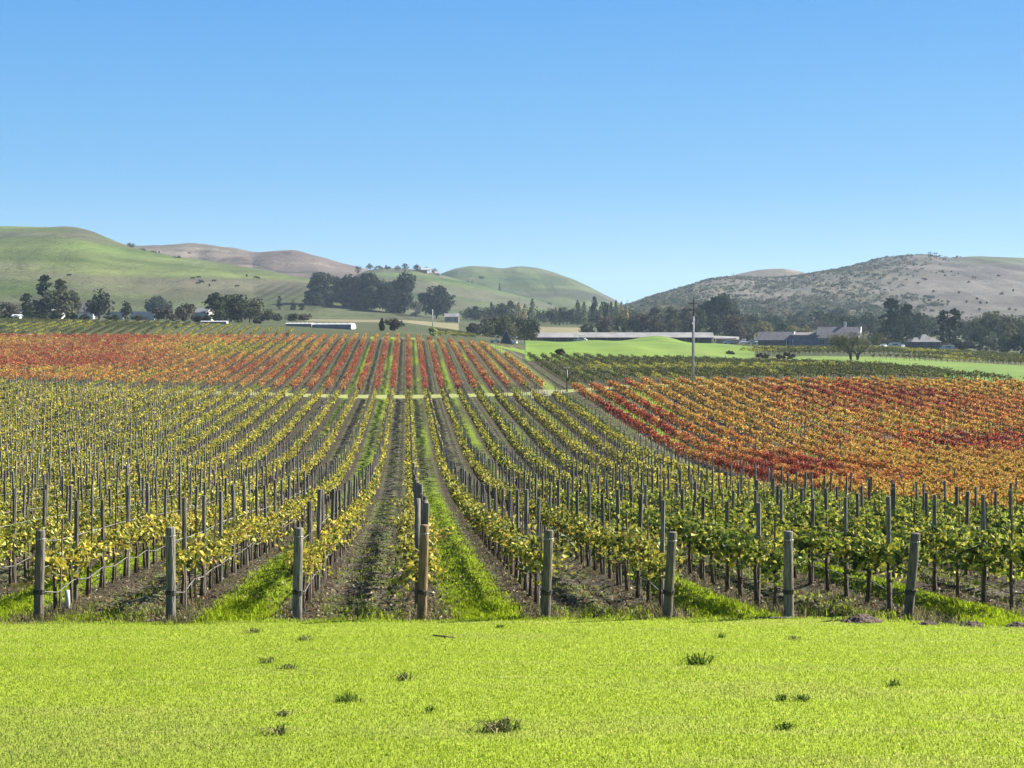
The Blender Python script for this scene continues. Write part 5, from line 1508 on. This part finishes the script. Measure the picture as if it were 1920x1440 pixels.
b = on_hill('lobe', 790, 511); e = tag(empty('house', b, R(-6)), 'white-roofed house on the ridge below the tall ridge-top trees', 'house')
m = MB(); m.box((0, 3, 1.0), (11, 5, 3.4)); m.build('wall', M_TANW, e)
m = MB(); roof(m, -7, 7, 0, 6, 2.4, 4.0, .3); m.build('roof', M_WHITE, e)
b = on_hill('lobe', 820, 517); e = tag(empty('house', b, R(10)), 'tiny white house at the right end of the ridge-top row', 'house')
m = MB(); prism(m, -2, 2, 0, 4, -1, 2.2, 3.6); m.build('wall', M_WHITE, e)
m = MB(); roof(m, -2, 2, 0, 4, 2.2, 3.6, .2); m.build('roof', M_TANW, e)

# low white walls along the road on the left
for x0, x1, yt, v, lab in ((52, 84, 586.5, 570, 'white road wall segment behind the left conifers'), (202, 231, 584, 570, 'white road wall segment left of the small green tree'),
                           (244, 290, 583.5, 572, 'white road wall segment right of the small green tree')):
    b0, b1 = on(x0, v), on(x1, v); h = (HY - yt) / F * v - b0.z
    m = MB(); L = b1.x - b0.x
    m.box((L / 2, 0, h / 2 - .3), (L, .35, h + .2)); m.box((L / 2, 0, h - .18), (L + .1, .5, .12))
    tag(m.build('road_wall', M_WHITE, None, False, b0), lab, 'wall')

# white growing tunnels
def tunnel(x0, x1, yt, v, label, rot, seed, end=True):
    s = F / v; b = on((x0 + x1) / 2, v); h = (HY - yt) / F * v - b.z; L = (x1 - x0) / s
    h = max(h, .8)
    e = tag(empty('growing_tunnel', b, R(rot)), label, 'tunnel')
    m = MB(); n = 12; k = 20; V = []
    for i in range(k):
        for j in range(n + 1):
            a = math.pi * (.22 + .56 * j / n)
            V.append((-L/2 + L * i / (k - 1), 2.2 - 2.2 * math.cos(a), h * math.sin(a) ** .7 * (1 - .05 * (i % 3 == 1))))
    m.add(V, [(i*(n+1)+j, (i+1)*(n+1)+j, (i+1)*(n+1)+j+1, i*(n+1)+j+1) for i in range(k - 1) for j in range(n)])
    m.build('cover', M_WHITE, e, True)
    zc = h * math.sin(math.pi * .22) ** .7
    m = MB(); m.box((0, 2.2, zc / 2 - .2), (L - .1, 4.4 * math.cos(math.pi * .22) - .06, zc + .36)); m.build('side_wall', M_PALER, e)
    m = MB()
    for x in (-L/2 - .06, L/2 + .06): m.add([(x, 2.2 - 2.2 * math.cos(math.pi*j/n), h * math.sin(math.pi*j/n) ** .7 * .98) for j in range(n + 1)], (), (), [tuple(range(n + 1)), ])
    m.build('end_sheet', M_WHITE, e)
tunnel(582, 660, 605.5, 452, 'long white growing tunnel with its rounded end facing right', -14, 1)
tunnel(534, 584, 605, 470, 'thin white tunnel continuing behind the long rounded one', -6, 2)
tunnel(376, 424, 603.5, 462, 'white tunnel roofs in front of the dark green grove', 3, 3)
for x0, x1, yt, v, lab in ((1836, 1877, 664, 470, 'row of white wrapped bales below the dark trees'), (1905, 1945, 671, 455, 'white wrapped bales cut by the right edge')):
    tunnel(x0, x1, yt, v, lab, 4, 4)

# ------------------------------------------------------------------ poles and masts
v = 216; b = on(1300, v); s = F / v; h = (HY - 557) / F * v - b.z
e = tag(empty('utility_pole', b), 'tall pale utility pole with dark crossarms behind the red vine block', 'utility pole')
m = MB(); m.tube([(-.1, 0, -.5), (0, 0, h * .78)], [.19, .14], 12); m.build('pole', M_CONC, e, True)
m = MB(); m.tube([(0, 0, h * .78), (.13, 0, h)], [.135, .10], 12); m.build('pole_top', M_TRUNK, e, True)
for zz, w in ((h - .9, 1.2), (h - 1.9, 1.0)):
    m = MB(); m.box((-.15, -.17, zz), (w, .10, .12)); m.tube([(-.5, -.17, zz - .03), (.08, -.14, zz - .5)], .02, 4); c = m.build('crossarm', M_METAL, e)
    for x in (-.62, -.25, .3):
        m = MB(); m.tube([(x * w, -.17, zz + .06), (x * w, -.17, zz + .16), (x * w, -.17, zz + .2), (x * w, -.17, zz + .28)], [.03, .06, .035, .05], 8); m.build('insulator', M_METAL, c, True)
m = MB(); m.tube([(-.28, -.2, h * .66 + .62), (-.28, -.2, h * .66 + .57), (-.28, -.2, h * .66), (-.28, -.2, h * .66 - .04)], [.12, .2, .2, .15], 12); m.box((-.1, -.1, h * .66 + .3), (.2, .1, .2)); m.build('transformer', M_METAL, e, True)
m = MB(); m.tube([(.2, -.1, 0), (.17, -.1, 3.0), (.15, -.1, h * .6)], .035, 6); m.build('conduit', M_CONC, e)
m = MB(); m.box((.75, 0, .55), (.5, .45, 1.1)); m.box((.75, 0, 1.12), (.56, .5, .05))
tag(m.build('meter_box', M_WHITE, None, False, on(1306, v - .3)), 'small white cabinet at the foot of the utility pole', 'cabinet')

def mast(b, h, label, name='utility_pole', arm=True, w=.16, mat=None):
    e = tag(empty(name, b), label, 'utility pole' if name == 'utility_pole' else name.split('_')[-1])
    m = MB(); m.tube([(0, 0, -.4), (0, 0, h)], [w, w * .7], 8); m.build('pole', mat or M_CONC, e, True)
    if arm: m = MB(); m.box((0, -w, h - .7), (2.0, .12, .14)); m.box((0, -w, h - 1.5), (1.5, .12, .14)); m.build('crossarm', M_METAL, e)
b = on(811, 640); mast(b, (HY - 580) / F * 640 - b.z, 'white pole in front of the domed tree', 'flagpole', False, .22, M_WHITE)
b = on(782, 470); mast(b, (HY - 603) / F * 470 - b.z, 'thin pale pole behind the central rows, left of the white pole', 'slim_pole', False, .07)
b = on(790, 372); mast(b, (HY - 627) / F * 372 - b.z, 'short pale pole at the far end of the central rows', 'slim_pole', False, .06)
for px, yt in ((1743, 472), (1754, 473)):
    b = on_hill('right', px, 485.5); h = (HY - yt) / F * b.y - b.z
    e = tag(empty('power_mast', b), ('left' if px < 1750 else 'right') + ' one of two thin power masts on top of the right hill', 'mast')
    m = MB()
    for dx in (-.9, .9): m.tube([(dx, 0, -1), (dx * .8, 0, h)], .28, 5)
    m.build('pole', M_METAL, e); m = MB(); m.box((0, 0, h - 1.0), (4.6, .4, .4)); m.box((0, 0, h * .5), (2.0, .25, .25)); m.build('crossarm', M_METAL, e)
for hk, px, yb, yt, lab in (('right', 1375, 521, 511, 'thin power mast on the skyline left of the tan hilltop'), ('right', 1176, 577, 561, 'thin power mast in the valley gap between the hills')):
    b = on_hill(hk, px, yb); h = (HY - yt) / F * b.y - b.z
    mast(b, h, lab, 'power_mast', True, .26, M_METAL)

# instrument post where the tracks meet
v = 213; b = on(1063, v); h = (HY - 692) / F * v - b.z
e = tag(empty('instrument_post', b), 'dark post with a small pale weather head where the tracks meet', 'post')
m = MB(); m.tube([(0, 0, -.3), (0, 0, h)], [.10, .09], 8); m.build('post', M_METAL, e, True)
m = MB(); m.box((0, -.16, h * .55), (.34, .2, .46)); m.build('box', M_METAL, e)
m = MB()
for k in range(4):
    a = k * math.pi / 2 + .4
    m.tube([(0, 0, h + .12), (.42 * math.cos(a), .42 * math.sin(a), h + .18)], .02, 5); m.tube([(.42 * math.cos(a), .42 * math.sin(a), h + .10), (.42 * math.cos(a), .42 * math.sin(a), h + .26)], [.03, .10], 7)
m.tube([(0, 0, h), (0, 0, h + .3)], .03, 6); m.build('weather_head', M_WHITE, e)

# post and rail fence on the far side of the golf course
def fence(x0, x1, v, h, n, label, mat):
    b0 = on(x0, v); e = tag(empty('rail_fence', b0), label, 'fence'); L = (x1 - x0) / F * v
    for k in range(n):
        x = L * k / (n - 1); z = Hs(b0.x + x, v) - b0.z
        m = MB(); m.box((x, 0, z + h / 2 - .2), (.14, .14, h + .4)); m.build('post', mat, e)
    for hh in (.45, .95):
        m = MB(); xs = np.linspace(0, L, 24); m.tube([(x, -.1, Hs(b0.x + x, v) - b0.z + h * hh) for x in xs], .05, 4); m.build('rail', mat, e)
fence(1010, 1092, 640, 3.4, 9, 'pale rail fence below the tan field in the valley', M_WOODG)

# ------------------------------------------------------------------ cars, golf carts, cows
def car_mesh(kind):
    P = {'car': [(-2.1,.35),(-2.15,.75),(-1.9,.92),(-1.15,1.0),(-.6,1.42),(.75,1.45),(1.5,1.02),(2.05,.92),(2.15,.6),(2.1,.35)],
         'van': [(-2.3,.35),(-2.35,1.0),(-1.8,1.15),(-1.2,1.95),(2.2,2.0),(2.3,1.7),(2.3,.35)]}[kind]
    m = MB(); n = len(P)
    for s_ in (0,):
        V = [(x, -.85, z) for x, z in P] + [(x, .85, z) for x, z in P]
        V = [(x, y * (.86 if z > 1.1 else 1), z) for x, y, z in V]
        m.add(V, [(i, (i + 1) % n, n + (i + 1) % n, n + i) for i in range(n)], (), [tuple(range(n))[::-1], tuple(range(n, 2 * n))])
    return m
WM = MB()
WM.tube([(0, -.11, 0), (0, .11, 0)], [.33, .33], 14)
wheel_me = WM.mesh('wheel', M_RUBBER)
PAINT = {'white': M_WHITE, 'dark': M_METAL, 'silver': M_WIRE}
def car(px, v, rot, kind, paint, label, lift=0):
    e = tag(empty('parked_car' if kind == 'car' else 'parked_van', on(px, v, .05), R(rot)), label, kind)
    car_mesh(kind).build('body', PAINT[paint], e)
    m = MB()
    for y in (-.80, .80):
        z0, z1 = (1.02, 1.36) if kind == 'car' else (1.2, 1.75)
        m.box((.1, y, (z0 + z1) / 2), (1.7, .05, z1 - z0))
    m.build('side_window', M_GLASS, e)
    for x in (-1.35, 1.35):
        for y in (-.8, .8): link('wheel', wheel_me, e, (x, y, .33))
car(1366, 585, 12, 'car', 'white', 'white car leftmost of those parked left of the grey house')
car(1383, 580, 70, 'car', 'dark', 'dark car parked left of the grey house, between white ones')
car(1395, 588, 80, 'van', 'white', 'white van parked left of the grey house')
car(1408, 582, 20, 'car', 'white', 'white car parked right beside the left end of the grey house')
car(1418, 590, 85, 'van', 'silver', 'silver van half hidden by the left end of the grey house')
car(1656, 498, 60, 'car', 'white', 'white car parked right of the loose grey-green tree')
car(1676, 500, 20, 'van', 'white', 'white van parked at the foot of the tallest dark pine')
car(1692, 505, 75, 'car', 'white', 'white car parked left of the small dark house')
car(1776, 500, 10, 'van', 'white', 'white van between the trunks of the twin pines')

def golf_cart(px, v, rot, label, lift=0):
    b = on(px, v, lift); e = tag(empty('golf_cart', b, R(rot)), label, 'golf cart')
    m = MB(); m.box((0, 0, .45), (2.3, 1.15, .45)); m.box((.35, 0, .85), (.5, 1.1, .4)); m.build('body', M_WHITE, e)
    m = MB()
    for x in (-.85, .85):
        for y in (-.5, .5): m.tube([(x, y, .6), (x * .9, y, 1.8)], .03, 5)
    m.build('frame', M_METAL, e)
    m = MB(); m.box((0, 0, 1.84), (1.9, 1.2, .09)); m.build('canopy', M_WHITE, e)
    for x in (-.8, .8):
        for y in (-.52, .52): o = link('wheel', wheel_me, e, (x, y, .24)); o.scale = (.7, .7, .7)
golf_cart(1082, 500, 10, 'golf cart at the top of the fairway, left of its neighbour', .2)
golf_cart(1094, 505, -20, 'golf cart at the top of the fairway, right of its neighbour', .2)
golf_cart(928, 395, 15, 'white golf cart on the path right of the orange rows, left one', .1)
golf_cart(965, 392, 80, 'white golf cart at the edge of the small green, right one', .1)
# little tent by the carts
b = on(949, 398); e = tag(empty('dark_tent', b), 'dark pointed tent beside the golf carts right of the orange rows', 'tent')
m = MB(); m.add([(-1.7,-1.5,0),(1.7,-1.5,0),(1.7,1.5,0),(-1.7,1.5,0),(-.15,-.1,3.2),(.15,-.1,3.2),(.15,.1,3.2),(-.15,.1,3.2)], [(0,1,5,4),(1,2,6,5),(2,3,7,6),(3,0,4,7),(4,5,6,7),(3,2,1,0)]); m.build('cover', M_METAL, e)
m = MB(); m.tube([(0, 0, 3.1), (0, 0, 3.6)], .05, 6); m.tube([(-1.7, -1.52, 0), (-.15, -.12, 3.2)], .05, 5); m.tube([(1.7, -1.52, 0), (.15, -.12, 3.2)], .05, 5); m.build('pole', M_CONC, e)

def cow_mesh():
    bm_v = [(-.95,0,1.12),(-.4,0,1.08),(.3,0,1.06),(.85,0,1.15),(1.2,0,1.3),(1.5,0,1.2),(1.72,0,1.02),
            (-.85,.22,.62),(-.9,.24,.02),(-.85,-.22,.62),(-.82,-.24,.02),(.75,.22,.60),(.78,.22,.02),(.75,-.22,.60),(.72,-.22,.02),(-1.1,0,1.05),(-1.16,0,.5)]
    ed = [(0,1),(1,2),(2,3),(3,4),(4,5),(5,6),(0,7),(7,8),(0,9),(9,10),(3,11),(11,12),(3,13),(13,14),(0,15),(15,16)]
    rad = [.36,.43,.42,.38,.22,.17,.10,.15,.07,.15,.07,.13,.06,.13,.06,.05,.03]
    me = bpy.data.meshes.new('cow'); me.from_pydata(bm_v, ed, [])
    o = bpy.data.objects.new('cow', me); COL.objects.link(o)
    o.modifiers.new('skin', 'SKIN')
    for sv, q in zip(me.skin_vertices[0].data, rad): sv.radius = (q, q)
    me.skin_vertices[0].data[1].use_root = True
    o.modifiers.new('sub', 'SUBSURF').levels = 1
    dg = bpy.context.evaluated_depsgraph_get()
    out = bpy.data.meshes.new_from_object(o.evaluated_get(dg))
    out.materials.clear(); out.materials.append(M_HIDE)
    bpy.data.objects.remove(o)
    return out
cow_me = cow_mesh()
COWS = [(361, 525.5, 10), (373, 523.5, 170), (376, 530, 40), (379, 532, 200), (371, 535, 15), (401, 530, 5), (393, 539, 95), (444, 540, 0), (463, 520, 80), (479, 523, 20), (484, 524, 190), (129, 519, 0)]
cl = {0: 'dark cow grazing at the left end of the herd on the green hill', 7: 'dark cow apart from the herd, nearest the hillside vineyard', 11: 'lone dark cow high above the left conifers'}
for i, (px, py, rz) in enumerate(COWS):
    b = on_hill('left', px, py)
    o = link('cow', cow_me, None, b); o.rotation_euler = (0, 0, R(rz)); o.scale = (1.25,) * 3
    if i in cl: tag(o, cl[i], 'cow', 'cows on the green hill')
    else: tag(o, 'small dark cow grazing among the herd on the left green hill', 'cow', 'cows on the green hill')

# ------------------------------------------------------------------ the air
HAZE = 0.00008
if HAZE:
    m = MB(); m.box((0, 1960, 40), (10400, 4040, 200))
    hz_ = m.build('haze', (), None)
    hm = bpy.data.materials.new('haze_air'); hm.use_nodes = True
    nt = hm.node_tree; nt.nodes.clear()
    ou = nt.nodes.new('ShaderNodeOutputMaterial'); pv = nt.nodes.new('ShaderNodeVolumePrincipled')
    pv.inputs['Color'].default_value = (0.60, 0.78, 1.0, 1)
    pv.inputs['Density'].default_value = HAZE
    pv.inputs['Anisotropy'].default_value = 0.2
    nt.links.new(pv.outputs[0], ou.inputs['Volume'])
    hz_.data.materials.append(hm)
    tag(hz_, 'thin pale blue haze over the valley', 'haze', kind='stuff')
